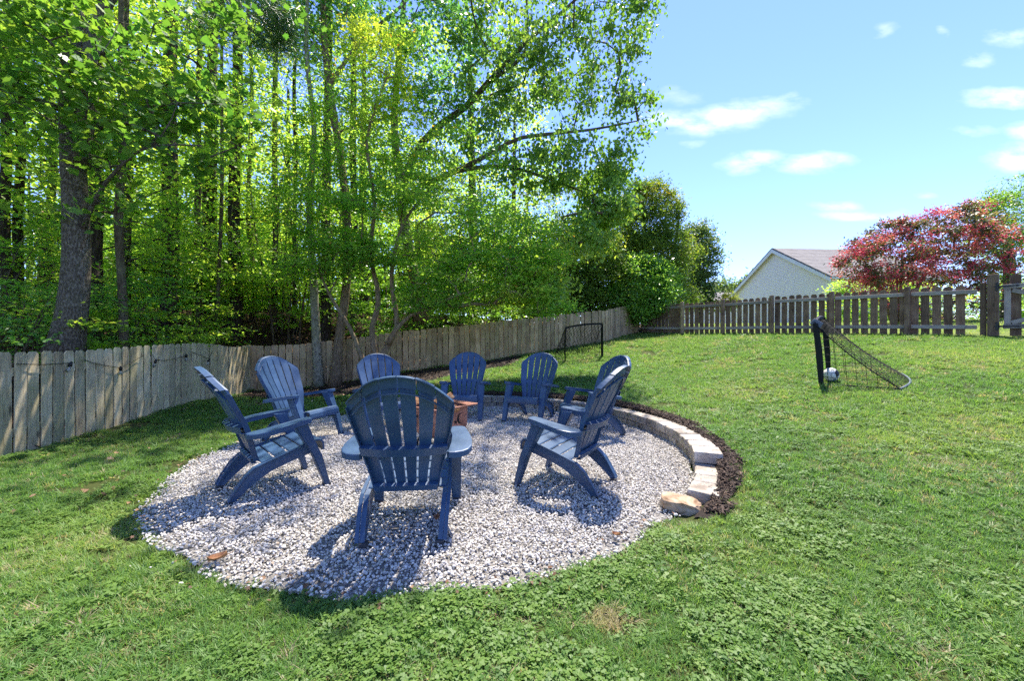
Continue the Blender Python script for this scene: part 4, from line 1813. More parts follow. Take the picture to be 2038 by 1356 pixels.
        pl = [(.165, .247), (.182, .27), (.182, .325), (.168, .348), (.09, .366), (.01, .386), (-.08, .400), (-.15, .400), (-.205, .380), (-.238, .345), (-.252, .30), (-.252, .262),
              (-.235, .250), (-.19, .262), (-.12, .278), (0, .268), (.10, .252)]
        pl = [(x, s * y) for x, y in pl]
        if s < 0:
            pl = pl[::-1]
        prism(bm, pl, 0, .036, ztop=lambda x, y: .568 - .075 * max(0, (.18 - x) / .48) ** 1.1 - .05 * max(0, abs(y) - .34) ** 1.0, bev=.009)
        bm_obj('arm', bm, mt, root)
    return root


chair0 = make_chair()
CHAIRS = [
    (-1.935, 3.25, 44, 'blue resin armchair seen side on, nearest on the left, back to the fence with bulbs'),
    (-2.50, 4.78, -14, 'blue resin armchair second along on the left, before the fence corner'),
    (-1.72, 5.42, -58, 'blue resin armchair before the maple trunks, half hidden by the chair seen from behind'),
    (-.665, 2.635, 95, 'dark blue resin armchair seen from behind in front of the fire bowl'),
    (-.735, 6.13, -92, 'blue resin armchair facing us just beyond the fire bowl'),
    (.27, 5.93, -116, 'blue resin armchair with sun flecks on its seat, below the far net'),
    (.98, 5.03, -160, 'blue resin armchair partly hidden by the nearest chair on the right'),
    (.455, 3.335, 148, 'blue resin armchair on the right showing the dark rear of its ribbed back'),
]
for i, (x, y, d, lab) in enumerate(CHAIRS):
    c = chair0 if i == 0 else copy_tree(chair0)
    c.location = (x, y, .024)
    c.rotation_euler = (0, 0, R(d))
    tag(c, lab, 'chair', 'blue adirondack chairs round the fire pit')

# ------------------------------------------------------------------ fire bowl
fp_ = empty('fire_pit', (-.80, 4.42, .02), R(45 + 6))
tag(fp_, 'square copper coloured fire bowl with cut out moons and stars in the middle', 'fire pit')


def ringf(bm, spec, seg=4, rad=.0):
    """stacked rounded squares: spec = [(half, z)]"""
    rings = []
    for hlf, z, cr in spec:
        pts = []
        for q in range(4):
            ca = math.pi / 4 + q * math.pi / 2
            cx1, cy1 = math.copysign(hlf - cr, math.cos(ca)), math.copysign(hlf - cr, math.sin(ca))
            for k in range(4):
                aa = q * math.pi / 2 + k * math.pi / 6
                pts.append((cx1 + cr * math.cos(aa), cy1 + cr * math.sin(aa), z))
        rings.append([bm.verts.new(p) for p in pts])
    n_ = len(rings[0])
    for r0, r1 in zip(rings[:-1], rings[1:]):
        for k in range(n_):
            bm.faces.new((r0[k], r0[(k + 1) % n_], r1[(k + 1) % n_], r1[k]))
    return rings


bm = bmesh.new()
ringf(bm, [(.235, .455, .05), (.232, .44, .05), (.230, .24, .06), (.215, .18, .07), (.15, .135, .07), (.02, .13, .01), (.02, .138, .01), (.145, .143, .07), (.207, .186, .07), (.222, .24, .06), (.224, .44, .05), (.227, .455, .05), (.235, .455, .05)])
bowl = bm_obj('bowl', bm, M['copper'], fp_)
# rolled rim flange
bm = bmesh.new()
ringf(bm, [(.225, .452, .05), (.30, .462, .03), (.306, .468, .03), (.306, .476, .03), (.297, .478, .03), (.225, .464, .05), (.225, .452, .05)])
bm_obj('rim', bm, M['copper'], fp_)
# cut-outs: solid dark shapes, the shade inside the openings put into the colour
def cut(poly, fx, fz, face):
    bm = bmesh.new()
    aa = face * math.pi / 2
    vs0, vs1 = [], []
    for (u, v_) in poly:
        for lst, rr_ in ((vs0, .2315), (vs1, .2335)):
            lst.append(bm.verts.new(Matrix.Rotation(aa, 3, 'Z') @ Vector((rr_, fx + u, fz + v_))))
    bm.faces.new(vs0)
    bm.faces.new(vs1[::-1])
    for k in range(len(poly)):
        k2 = (k + 1) % len(poly)
        bm.faces.new((vs0[k], vs1[k], vs1[k2], vs0[k2]))
    bm_obj('cutout', bm, M['char_and_shade'], bowl)


moon = [(math.cos(t) * .06, math.sin(t) * .06) for t in np.linspace(R(-100), R(100), 9)] + [(math.cos(t) * .05 - .018 + .0, math.sin(t) * .058) for t in np.linspace(R(92), R(-92), 8)]
moon = [(-u, v_) for u, v_ in moon]
star = []
for k in range(10):
    rr_ = .026 if k % 2 == 0 else .011
    star.append((rr_ * math.sin(k * math.pi / 5), rr_ * math.cos(k * math.pi / 5)))
for f_ in range(4):
    cut(moon, .10, .33, f_)
    cut(star, .02, .30, f_)
    cut(star, -.10, .36, f_)
    cut(star, -.15, .26, f_)
for sx in (-1, 1):
    for sy in (-1, 1):
        bm = bmesh.new()
        tube(bm, [(sx * .13, sy * .13, .16), (sx * .17, sy * .17, .08), (sx * .18, sy * .18, -.02)], [.016, .014, .013], 8)
        bm_obj('leg', bm, M['iron'], fp_, smooth=True)
bm = bmesh.new()
rgx = np.random.default_rng(3)
G = [[Vector((x, y, .40 + .03 * rgx.random())) for x in np.linspace(-.21, .21, 9)] for y in np.linspace(-.21, .21, 9)]
slab(bm, G, .02)
bm_obj('ash_bed', bm, M['char_and_shade'], fp_)
for k, (x, y, z, rz, ry, L_, lab) in enumerate([(-.90, 4.42, .50, 20, 14, .38, 'split tan log propped across the left of the fire bowl'),
                                          (-.76, 4.48, .52, 75, -12, .36, 'reddish brown log lying over the others in the fire bowl'),
                                          (-.72, 4.36, .485, -35, 8, .32, 'pale split log low against the right rim of the fire bowl')]):
    bm = bmesh.new()
    sec = [(0, .045), (.04, .02), (.045, -.02), (.0, -.035), (-.045, -.02)]
    rings = []
    for q in range(6):
        t = q / 5 - .5
        rings.append([bm.verts.new((t * L_, u * 1.1 * (1 + rnd.uniform(-.12, .12)), v_ * (1 + rnd.uniform(-.12, .12)))) for u, v_ in sec])
    for r0, r1 in zip(rings[:-1], rings[1:]):
        for q in range(5):
            bm.faces.new((r0[q], r0[(q + 1) % 5], r1[(q + 1) % 5], r1[q]))
    bm.faces.new(rings[0])
    bm.faces.new(rings[-1])
    lo = bm_obj('firewood_log', bm, M['log'], None, (x, y, z))
    lo.rotation_euler = (0, R(ry), R(rz))
    tag(lo, lab, 'log', 'logs in the fire bowl')


# ------------------------------------------------------------------ practice nets
def net_goal(name, label, A, B, E0, E1, h, sleeve, lean=(0, 0), ball=None, mesh_n=(12, 12), cordr=.004, grey=True, arc=.10, footdrop=.05):
    """A, B feet of the mouth; E0, E1 rear corners of the base; mouth top above A and B"""
    A, B, E0, E1 = [Vector((p[0], p[1], g1(*p) + .02)) for p in (A, B, E0, E1)]
    root = empty(name, tuple(A))
    tag(root, label, 'soccer goal', 'small pop-up nets on the lawn')
    L0 = Vector((lean[0], lean[1], 0))
    At, Bt = A + Vector((0, 0, h)) + L0, B + Vector((0, 0, h)) + L0
    o = A.copy()
    d = (B - A).normalized()
    back = ((E0 + E1) / 2 - (A + B) / 2)
    back.z = 0
    back.normalize()
    for (p, q, lab) in ((A, At, 'near'), (B, Bt, 'far')):
        bm = bmesh.new()
        n_ = 8
        G = []
        for k in range(n_ + 1):
            t = k / n_
            c = p.lerp(q, t) - o
            w_ = sleeve * (.75 + .35 * math.sin(t * 3.1))
            G.append([c - back * .012, c + back * w_ * .55, c + back * w_ + (d * .012 if p == A else -d * .012)])
        slab(bm, G, .008)
        bm_obj('post', bm, M['black'], root)
    bm = bmesh.new()
    pts = []
    for k in range(11):
        t = k / 10
        pts.append(At.lerp(Bt, t) + Vector((0, 0, .035 * math.sin(t * math.pi))) - o)
    G = [[p - back * .01 + Vector((0, 0, .022)), p + back * .02 + Vector((0, 0, .012)), p + back * .02 - Vector((0, 0, .03))] for p in pts]
    slab(bm, G, .006)
    bm_obj('crossbar', bm, M['black'], root)
    # base rods
    def rod(nm, pts_, r_, mt_, flat=False):
        bm = bmesh.new()
        tube(bm, pts_, r_, 6)
        return bm_obj(nm, bm, mt_, root, smooth=True)
    rod('base_rod', [A - o + Vector((0, 0, .05)), A.lerp(E0, .08) - o, A.lerp(E0, .5) - o + Vector((0, 0, .0)), E0 - o], .011, M['black'])
    rod('base_rod', [B - o + Vector((0, 0, .05)), B.lerp(E1, .08) - o, B.lerp(E1, .5) - o, E1 - o], .011, M['black'])
    rp_ = []
    for k in range(9):
        t = k / 8
        rp_.append(E0.lerp(E1, t) + back * arc * math.sin(t * math.pi) - o)
    rod('rear_rod', rp_, .016 if grey else .011, M['tube'] if grey else M['black'])
    rod('front_rod', [A - o, A.lerp(B, .5) - o, B - o], .010, M['black'])
    # the net: back panel from crossbar to rear rod, and two triangular sides
    bm = bmesh.new()
    nu, nv = mesh_n

    def P(u, v_):
        top = At.lerp(Bt, u) + Vector((0, 0, .035 * math.sin(u * math.pi)))
        bot = E0.lerp(E1, u) + back * arc * math.sin(u * math.pi)
        p = top.lerp(bot, v_)
        p.z -= .06 * math.sin(v_ * math.pi) * (1 + .3 * math.sin(u * 9))
        return p - o

    def thread(pts_):
        tube(bm, pts_, cordr, 3, cap=False)
    # diagonal mesh
    ks = nu + nv
    for k in range(-nv, nu + 1):
        for sg in (1, -1):
            pts_ = []
            for j in range(nv + 1):
                u = (k + j) / nu if sg > 0 else (nu - (k + j)) / nu
                v_ = j / nv
                if -.001 <= u <= 1.001:
                    pts_.append(P(u, v_))
            if len(pts_) > 1:
                thread(pts_)
    for (p, q, e) in ((A, At, E0), (B, Bt, E1)):
        m_ = 8
        for k in range(1, m_):
            t = k / m_
            a_ = p.lerp(q, t) - o
            b_ = p.lerp(e, t) - o
            c_ = e.lerp(q, t) - o
            thread([a_, a_.lerp(c_ if False else e.lerp(q, t) - o, .5) - Vector((0, 0, .015)), e.lerp(q, t) - o])
            thread([b_, b_.lerp(e.lerp(q, 1 - t) - o, .5), q.lerp(e, t) - o])
    thread([At - o, E0 - o])
    tube(bm, [P(0, j / 8) for j in range(9)], .007, 4, cap=False)
    tube(bm, [P(1, j / 8) for j in range(9)], .007, 4, cap=False)
    nb = bm_obj('net', bm, M['net'], root)
    return root, At, Bt


ng_, At_, Bt_ = net_goal('soccer_goal', 'small black pop-up net seen from the side on the right of the lawn', (4.74, 6.14), (5.38, 6.80), (5.28, 5.42), (5.98, 6.12), .93, .065,
                         lean=(-.12, -.04), mesh_n=(12, 14), cordr=.0036)
bm = bmesh.new()
box(bm, -.07, .07, -.02, .02, -.05, .05, .006)
cp_ = bm_obj('corner_cap', bm, M['tube'], ng_)
cp_.location = At_ - Vector(ng_.location) + Vector((.05, .01, .0))
cp_.rotation_euler = (0, R(35), R(-30))
net_goal('soccer_goal', 'small black pop-up net by the back fence at the far end of the lawn', (1.47, 10.98), (2.58, 11.32), (1.25, 11.75), (2.35, 12.05), .95, .09,
         mesh_n=(12, 8), cordr=.0055, grey=False, arc=.06)

# ball: pale leather with dark and blue panels, sitting in the net
bm = bmesh.new()
bmesh.ops.create_icosphere(bm, subdivisions=3, radius=.105)
bo = bm_obj('soccer_ball', bm, None, None, None, smooth=True)
m = mat('ball_leather')
b = NB(m)
vo = b.n('ShaderNodeTexVoronoi', {'Vector': b.coords('Object'), 'Scale': 9.0}, feature='F1')
de = b.n('ShaderNodeTexVoronoi', {'Vector': b.coords('Object'), 'Scale': 9.0}, feature='DISTANCE_TO_EDGE')
hs = b.n('ShaderNodeSeparateColor', {0: vo.outputs['Color']})
pc = b.ramp(hs.outputs[0], [(0, (.02, .02, .025)), (.2, (.02, .02, .025)), (.21, (.7, .68, .64)), (.8, (.7, .68, .64)), (.81, (.08, .16, .4))], 'CONSTANT')
ed = b.ramp(de.outputs['Distance'], [(0, (.3, .3, .3)), (.05, (1, 1, 1))])
pc = b.mix(1, pc, ed, 'MULTIPLY')
b.done(pc, .45, spec=.4)
bo.data.materials.append(m)
bxw, byw = 4.98, 6.22
bo.location = (bxw, byw, g1(bxw, byw) + .12)
bo.rotation_euler = (R(40), R(20), R(70))
tag(bo, 'scuffed white soccer ball with dark and blue panels inside the near net', 'ball')

# ------------------------------------------------------------------ dry leaves on the gravel
m = mat('dry_oak_leaf')
b = NB(m)
v = b.coords('Object')
n1 = b.noise(v, 30, 4)
r, off = rand3(b)
c0 = b.ramp(r, [(0, (.30, .13, .05)), (1, (.16, .045, .022))])
b.done(b.mix(b.math('MULTIPLY', n1, .6), c0, (.42, .25, .12)), .6, n1, .3, .004, .3)
M['dryleaf'] = m
for (x, y, s_, rz, lab) in [(-1.55, 2.10, .085, 30, 'curled orange brown leaf on the gravel at the near left edge'),
                        (-.49, 2.58, .055, 100, 'small dark red brown leaf on the gravel under the chair seen from behind'),
                        (.62, 2.36, .05, -40, 'small reddish leaf on the gravel in front of the tan rock')]:
    bm = bmesh.new()
    G = []
    for i in range(7):
        t = i / 6 - .5
        wd = .34 * (1 - (2 * t) ** 2) ** .6 + .02
        G.append([Vector((t * 1.0, k_ * wd, .22 * abs(k_) ** 1.5 * (1 if k_ > 0 else 1.5) + .12 * (2 * t) ** 2)) * s_ for k_ in (-1, -.5, 0, .5, 1)])
    slab(bm, G, .0012)
    tube(bm, [Vector((.5, 0, .12)) * s_, Vector((.8, .06, .18)) * s_], .0016, 4)
    o = bm_obj('fallen_leaf', bm, M['dryleaf'], None, (x, y, .045))
    o.rotation_euler = (R(8), R(-6), R(rz))
    tag(o, lab, 'leaf', 'dry leaves lying on the gravel')

# ------------------------------------------------------------------ neighbouring house
def house():
    root = empty('neighbour_house', (17.5, 22.0, 1.9), R(4.6))
    tag(root, 'cream house with grey gable roof beyond the right fence', 'house')
    Lh, D, EV, RD = 6.6, 8.1, 2.85, 5.2
    # gable wall of lapped boards (face towards -x)
    bm = bmesh.new()
    nrow = 50
    for k in range(nrow):
        z0, z1 = RD * k / nrow, RD * (k + 1) / nrow

        def yr(z):
            if z <= EV:
                return 0, D
            t = (z - EV) / (RD - EV)
            return t * D / 2, D - t * D / 2
        a0, a1 = yr(z0)
        b0_, b1 = yr(z1)
        vs = [bm.verts.new(p) for p in ((-.022, a0, z0), (-.022, a1, z0), (0.0, b1, z1), (0.0, b0_, z1))]
        bm.faces.new(vs)
        w_ = [bm.verts.new(p) for p in ((0, a0, z0), (0, a1, z0))]
        bm.faces.new((vs[0], w_[0], w_[1], vs[1]))
    bm_obj('gable_wall', bm, M['siding'], root)
    bm = bmesh.new()
    nrow = 26
    for k in range(nrow):
        z0, z1 = EV * k / nrow, EV * (k + 1) / nrow
        vs = [bm.verts.new(p) for p in ((0.02, -.022, z0), (Lh, -.022, z0), (Lh, 0, z1), (0.02, 0, z1))]
        bm.faces.new(vs)
        w_ = [bm.verts.new(p) for p in ((0.02, 0, z0), (Lh, 0, z0))]
        bm.faces.new((vs[0], vs[1], w_[1], w_[0]))
    bm_obj('front_wall', bm, M['siding'], root)
    bm = bmesh.new()
    box(bm, .03, Lh, .03, D, 0, EV - .02)
    bm_obj('wall_core', bm, M['siding'], root)
    bm = bmesh.new()
    box(bm, -.035, .07, -.035, .07, 0, EV)
    bm_obj('corner_trim', bm, M['trim'], root)
    # roof slopes with a little overhang
    sl_ = (RD - EV) / (D / 2)
    oh = .32
    for sgn in (0, 1):
        bm = bmesh.new()
        y0 = -oh if sgn == 0 else D + oh
        G = []
        n_ = 16
        for k in range(n_ + 1):
            t = k / n_
            y = y0 + (D / 2 - y0) * t
            zz = RD + .09 - abs(y - D / 2) * sl_ + (.018 if k % 2 else 0)
            G.append([Vector((-.20, y, zz)), Vector((Lh / 2, y, zz)), Vector((Lh + .2, y, zz))])
        slab(bm, G, .06 if sgn == 0 else -.06)
        bm_obj('roof_slope', bm, M['roof'], root)
        # rake board
        bm = bmesh.new()
        ya, yb = (y0, D / 2)
        for (x0, x1) in ((-.225, -.175),):
            v0 = [bm.verts.new((x, y, RD + dz - abs(y - D / 2) * sl_)) for x in (x0, x1) for y in (ya, yb) for dz in (-.16, .06)]
            for f in ((0, 1, 3, 2), (4, 6, 7, 5), (0, 4, 5, 1), (2, 3, 7, 6), (0, 2, 6, 4), (1, 5, 7, 3)):
                bm.faces.new([v0[i_] for i_ in f])
        bm_obj('rake_board', bm, M['trim'], root)
    bm = bmesh.new()
    box(bm, -.17, Lh, -oh + .01, -.03, EV - .08, EV - .05)
    bm_obj('soffit', bm, M['soffit'], root)
    bm = bmesh.new()
    box(bm, -.17, Lh, -oh - .09, -oh - .005, EV - .19, EV - .10)
    bm_obj('gutter', bm, M['trim'], root)
    for (x0, x1, z0, z1) in ((.78, 1.50, 1.35, 2.42), (3.2, 4.9, 1.2, 2.42)):
        bm = bmesh.new()
        for q in ((x0 - .06, x0, z0 - .06, z1 + .06), (x1, x1 + .06, z0 - .06, z1 + .06), (x0 + .001, x1 - .001, z0 - .06, z0), (x0 + .001, x1 - .001, z1, z1 + .06), (x0, x1, (z0 + z1) / 2 - .02, (z0 + z1) / 2 + .02)):
            box(bm, q[0], q[1], -.06, -.024, q[2], q[3])
        for t in (1 / 3, 2 / 3):
            xm = x0 + (x1 - x0) * t
            box(bm, xm - .01, xm + .01, -.045, -.026, z0 + .001, z1 - .001)
        w_ = bm_obj('window', bm, M['trim'], root)
        bm = bmesh.new()
        box(bm, x0, x1, -.034, -.027, z0, z1)
        bm_obj('pane', bm, M['glass'], w_)
    bm = bmesh.new()
    box(bm, -.1, .02, D + .05, D + .17, 0, EV - .15)
    bm_obj('porch_post', bm, M['trim'], root)


house()
fh = empty('low_house', (12.2, 36, 2.2))
tag(fh, 'low pale building with a shallow grey roof far behind the trees', 'house')
bm = bmesh.new()
box(bm, 0, 9.2, 0, 6, -.5, 2.6)
bm_obj('wall', bm, M['trim'], fh)
bm = bmesh.new()
prism(bm, [(-.4, 2.6), (6.4, 2.6), (3, 3.7)], -.4, 9.6)
for v in bm.verts:
    v.co = Vector((v.co.z, v.co.x, v.co.y))
bm_obj('roof', bm, M['roof'], fh)

# ------------------------------------------------------------------ trees
def gb(px, Y):
    """ground point under the sight column px at distance Y"""
    x = (px - 1019) * Y / F
    return (x, Y, g1(x, Y))


def tr(pts, radii, base=None):
    """trunk polyline from (px, py, Y) control points"""
    res = [(PX(*p), r_) for p, r_ in zip(pts, radii)]
    return res


def bl(px, py, Y, rx, ry, rz, w=None):
    return (tuple(PX(px, py, Y)), rx, ry, rz, w if w is not None else rx * ry * rz)


# Japanese maple in the yard
def maple_tint(P_, t, rg):
    z = P_[:, 2]
    hi = np.clip((z - 4.6) / 3.4, 0, 1) * np.clip(1 - np.abs(P_[:, 0] + 3.2) / 2.2, 0, 1)
    pn = snoise(P_[:, 0], P_[:, 2], .9, 77)
    t = np.minimum(t * .8 + hi * .5 + np.clip(pn - .55, 0, 1) * .8, .88 + .04 * rg.random(len(t)))
    t = np.where(rg.random(len(t)) < .004 + .01 * hi, 1.0, t)
    return np.clip(t, 0, 1)


gm = gb(746, 9.35)
make_tree('maple_tree', 'many-stemmed maple with fine light green and yellowing leaves inside the back fence', 'tree', gm,
          [tr([(748, 766, 9.35), (745, 702, 9.35), (740, 653, 9.3), (751, 617, 9.3), (751, 571, 9.3), (737, 508, 9.2), (745, 400, 9.1), (730, 280, 9.0), (760, 180, 8.9)], [.075, .07, .062, .06, .055, .05, .04, .03, .015]),
           tr([(752, 768, 9.3), (762, 707, 9.25), (790, 650, 9.2), (783, 594, 9.2), (780, 540, 9.1), (800, 450, 9.0), (850, 380, 8.9)], [.085, .075, .06, .052, .045, .035, .02]),
           tr([(772, 685, 9.2), (790, 655, 9.1), (818, 628, 9.0), (850, 618, 8.8), (900, 590, 8.5)], [.05, .045, .035, .03, .015]),
           tr([(738, 764, 9.3), (718, 706, 9.25), (697, 655, 9.2), (675, 618, 9.1), (655, 585, 9.0), (636, 540, 8.8)], [.06, .05, .045, .038, .032, .018])],
          [bl(840, 450, 9.0, 2.3, 1.5, 1.1, 7), bl(1000, 500, 9.0, 1.5, 1.2, .9, 4.5), bl(660, 430, 9.2, 1.2, 1.3, 1.1, 3), bl(940, 560, 8.8, 1.6, 1.0, .6, 4.0), bl(860, 590, 8.7, .9, .7, .3, 1.2),
           bl(1060, 555, 8.9, .8, .8, .7, 2.0), bl(1085, 605, 8.8, .4, .5, .3, .9), bl(690, 500, 8.6, 1.0, .8, .35, 1.6), bl(720, 270, 9.0, 1.35, 1.2, 1.2, 3.4), bl(745, 130, 8.9, .95, .9, 1.0, 1.9), bl(880, 330, 9.1, 1.4, 1.2, .8, 2.2),
           bl(620, 350, 9.3, 1.0, 1.1, .8, 1.3), bl(640, 535, 8.7, .9, .8, .25, .8), bl(760, 20, 9, .7, .7, .7, .5)],
          500, 125, .50, 'oval', .078, M['maple'], M['bark_maple'], seed=3, tilt=.62, flat=.24, tintf=maple_tint, zmin=1.6, rtip=.0045, rmax=.045, shell=.25, twigs=4, up=.25, flare=1.6)

# slim mottled trunk and tan trunk beside it
make_tree('slim_tree', 'slender tree with pale mottled bark in front of the back fence', 'tree', gb(634, 9.75),
          [tr([(634, 770, 9.75), (630, 690, 9.75), (626, 600, 9.75), (622, 530, 9.75), (616, 400, 9.8), (625, 260, 9.8), (610, 100, 9.9), (615, -80, 10)], [.115, .105, .095, .085, .075, .06, .05, .03])],
          [bl(600, 380, 10, 1.4, 1.2, 1.1, 2), bl(590, 200, 10.2, 1.5, 1.3, 1.3, 3), bl(610, 20, 10.3, 1.5, 1.4, 1.4, 3)],
          90, 70, .6, 'oval', .075, M['forest'], M['bark_pale'], seed=5, tilt=.5, flat=.3, zmin=3, rtip=.005, twigs=2)
make_tree('sweetgum_tree', 'tan barked tree leaning beside the mottled trunk, with dark star shaped leaves high up', 'tree', gb(668, 9.7),
          [tr([(667, 770, 9.7), (672, 700, 9.72), (680, 640, 9.75), (689, 570, 9.8), (691, 460, 9.9), (680, 330, 10.1), (655, 170, 10.4), (645, 60, 10.6), (640, -120, 11), (640, -350, 11)],
              [.13, .115, .105, .10, .10, .095, .09, .08, .06, .03]),
           tr([(655, 170, 10.4), (720, 80, 10.6), (800, 10, 10.8), (880, -80, 11)], [.05, .045, .035, .02])],
          [bl(560, 40, 10.3, 1.1, 1.2, .8, 1.4), bl(870, 90, 10.8, 1.4, 1.2, 1.1, 2.4), bl(860, 210, 10.4, .8, .8, .5, .9), bl(640, -60, 10.6, 2.2, 1.6, 1.2, 2), bl(800, -150, 11, 2.6, 2, 1.6, 1.6),
           bl(700, 30, 11, 1.2, 1, .9, 1.6)],
          200, 55, .55, 'star', .125, M['gum'], M['bark_tan'], seed=8, tilt=.7, flat=.5, zmin=4.5, rtip=.006, twigs=2)

# large broad-leaved tree fanning out over the lawn
def heart_tint(P_, t, rg):
    low = np.clip((4.9 - P_[:, 2]) / 2.0, 0, 1) * np.clip((P_[:, 0] + .5) / 1.5, 0, 1)
    return np.clip(t * .8 + low * .4, 0, 1)


make_tree('broadleaf_tree', 'tall tree whose limbs fan out right with heart shaped leaves against the sky', 'tree', gb(838, 11.5),
          [tr([(838, 640, 11.5), (826, 560, 11.4), (806, 450, 11.3), (800, 380, 11.2), (825, 310, 11.1), (861, 261, 11), (927, 212, 10.9), (967, 168, 10.8), (1051, 80, 10.5), (1144, 0, 10.2), (1220, -90, 10)],
              [.17, .155, .145, .13, .10, .09, .08, .075, .05, .035, .02]),
           tr([(802, 400, 11.2), (850, 365, 11), (910, 340, 10.8), (985, 301, 10.5), (1038, 274, 10.2), (1175, 258, 9.7), (1270, 240, 9.4)], [.08, .07, .065, .055, .045, .03, .012]),
           tr([(800, 380, 11.2), (785, 250, 11.3), (800, 50, 11.5), (820, -200, 11.6)], [.12, .10, .08, .03]),
           tr([(910, 340, 10.8), (1000, 330, 10.4), (1090, 355, 10), (1180, 390, 9.8)], [.045, .035, .025, .012]),
           tr([(967, 168, 10.8), (1040, 110, 10.6), (1050, 40, 10.6), (1040, -80, 10.6)], [.04, .035, .03, .015])],
          [bl(1000, 130, 10.5, 1.7, 1.4, 1.5, 5), bl(1170, 130, 9.9, 1.35, 1.2, 1.4, 4.6), bl(1262, 30, 9.6, .55, .8, .5, .8), bl(1268, 215, 9.4, .5, .6, .75, 1.2),
           bl(1100, 330, 9.9, 1.5, 1.1, .7, 2.6), bl(1205, 390, 9.9, .7, .8, .75, 3.0), bl(1140, 470, 9.7, .85, .8, .6, 2.4), bl(1080, 570, 9.3, .55, .5, .5, 1.2),
           bl(930, 280, 10.6, 1.2, 1.1, .8, 1.8), bl(1000, -140, 10.8, 3.2, 2.2, 1.5, 2.5), ((-1.6, 7.0, 8.9), 2.0, 1.5, .7, .7), ((.8, 6.5, 8.8), 2.0, 1.1, .7, 1.1), bl(1225, 320, 9.6, .5, .6, .5, .8), bl(1180, -60, 10, 1.3, 1.2, .8, 1.5)],  # two world-coordinate clumps are unseen overhang, added to dapple gravel and front chair
          500, 56, .34, 'heart', .088, M['heart'], M['bark_thin'], seed=13, tilt=.9, droop=.55, flat=.7, tintf=heart_tint, zmin=3.2, rtip=.0045, rmax=.07, shell=.3, twigs=3, up=.1)

# big poplar just behind the left fence, its limbs hanging over the lawn
make_tree('poplar_tree', 'big leaning grey trunk behind the left fence with large lobed leaves overhead', 'tree', gb(131, 6.1),
          [tr([(128, 705, 6.1), (140, 640, 6.1), (150, 570, 6.12), (152, 450, 6.15), (146, 330, 6.2), (142, 200, 6.3), (150, 90, 6.4), (152, -60, 6.6), (160, -400, 7)], [.20, .175, .165, .155, .145, .14, .13, .12, .09]),
           tr([(158, 330, 6.2), (176, 200, 6.3), (182, 90, 6.4), (200, 30, 6.4), (240, -40, 6.4), (300, -200, 6.6)], [.10, .11, .10, .08, .06, .03]),
           tr([(160, 470, 6.15), (190, 395, 6.0), (240, 330, 5.8), (300, 290, 5.7), (400, 290, 5.6)], [.03, .026, .022, .016, .008]),
           tr([(130, 220, 6.3), (60, 195, 6.0), (0, 175, 5.7), (-80, 165, 5.5)], [.04, .034, .028, .015])],
          [bl(200, 150, 5.7, 1.3, 1.0, .8, 3), bl(60, 80, 5.6, 1.0, .9, .7, 2), bl(330, 110, 5.9, 1.1, 1.0, .8, 2), bl(260, 300, 5.8, .9, .9, .45, 1.5), bl(80, 250, 5.5, .8, .8, .4, 1.0),
           bl(400, 230, 6.2, .8, .8, .5, .8), bl(220, 0, 5.8, 1.7, 1.2, .6, 2), bl(150, -350, 7, 2.6, 2.4, 1.8, 1.2), bl(-100, 100, 5.6, 1, 1, 1, 1.2), bl(190, 410, 6.0, .5, .6, .25, .4), bl(480, 60, 6.6, .9, 1, .7, .8)],
          150, 22, .5, 'tulip', .125, M['tulip'], M['bark_grey'], seed=21, tilt=.75, flat=.5, zmin=3.0, rtip=.005, rmax=.045, shell=.3, twigs=3, up=.0, seg=20, rough=.018, flare=1.25)

# pine bough hanging in at the top
pb = make_tree('pine_tree', 'tall furrowed pine trunk in the wood with a needled bough at the top', 'tree', gb(338, 9.6),
               [tr([(345, 700, 9.6), (337, 600, 9.6), (340, 480, 9.6), (338, 330, 9.6), (336, 200, 9.7), (340, 60, 9.8), (342, -150, 10), (345, -500, 10)], [.20, .175, .165, .155, .145, .135, .12, .08]),
                tr([(341, -60, 9.9), (420, 20, 8.6), (480, 45, 7.8)], [.05, .035, .015])],
               [bl(500, 40, 7.6, .9, .6, .35, 1.3), bl(400, 20, 8.3, .6, .6, .3, .6), bl(340, -420, 10, 2.2, 2.2, 1.6, 2)],
               70, 260, .34, 'needle', .20, M['pine'], M['bark_dark'], seed=25, tilt=1.6, flat=.7, zmin=6, rtip=.006, twigs=5, up=.0, rough=.03)

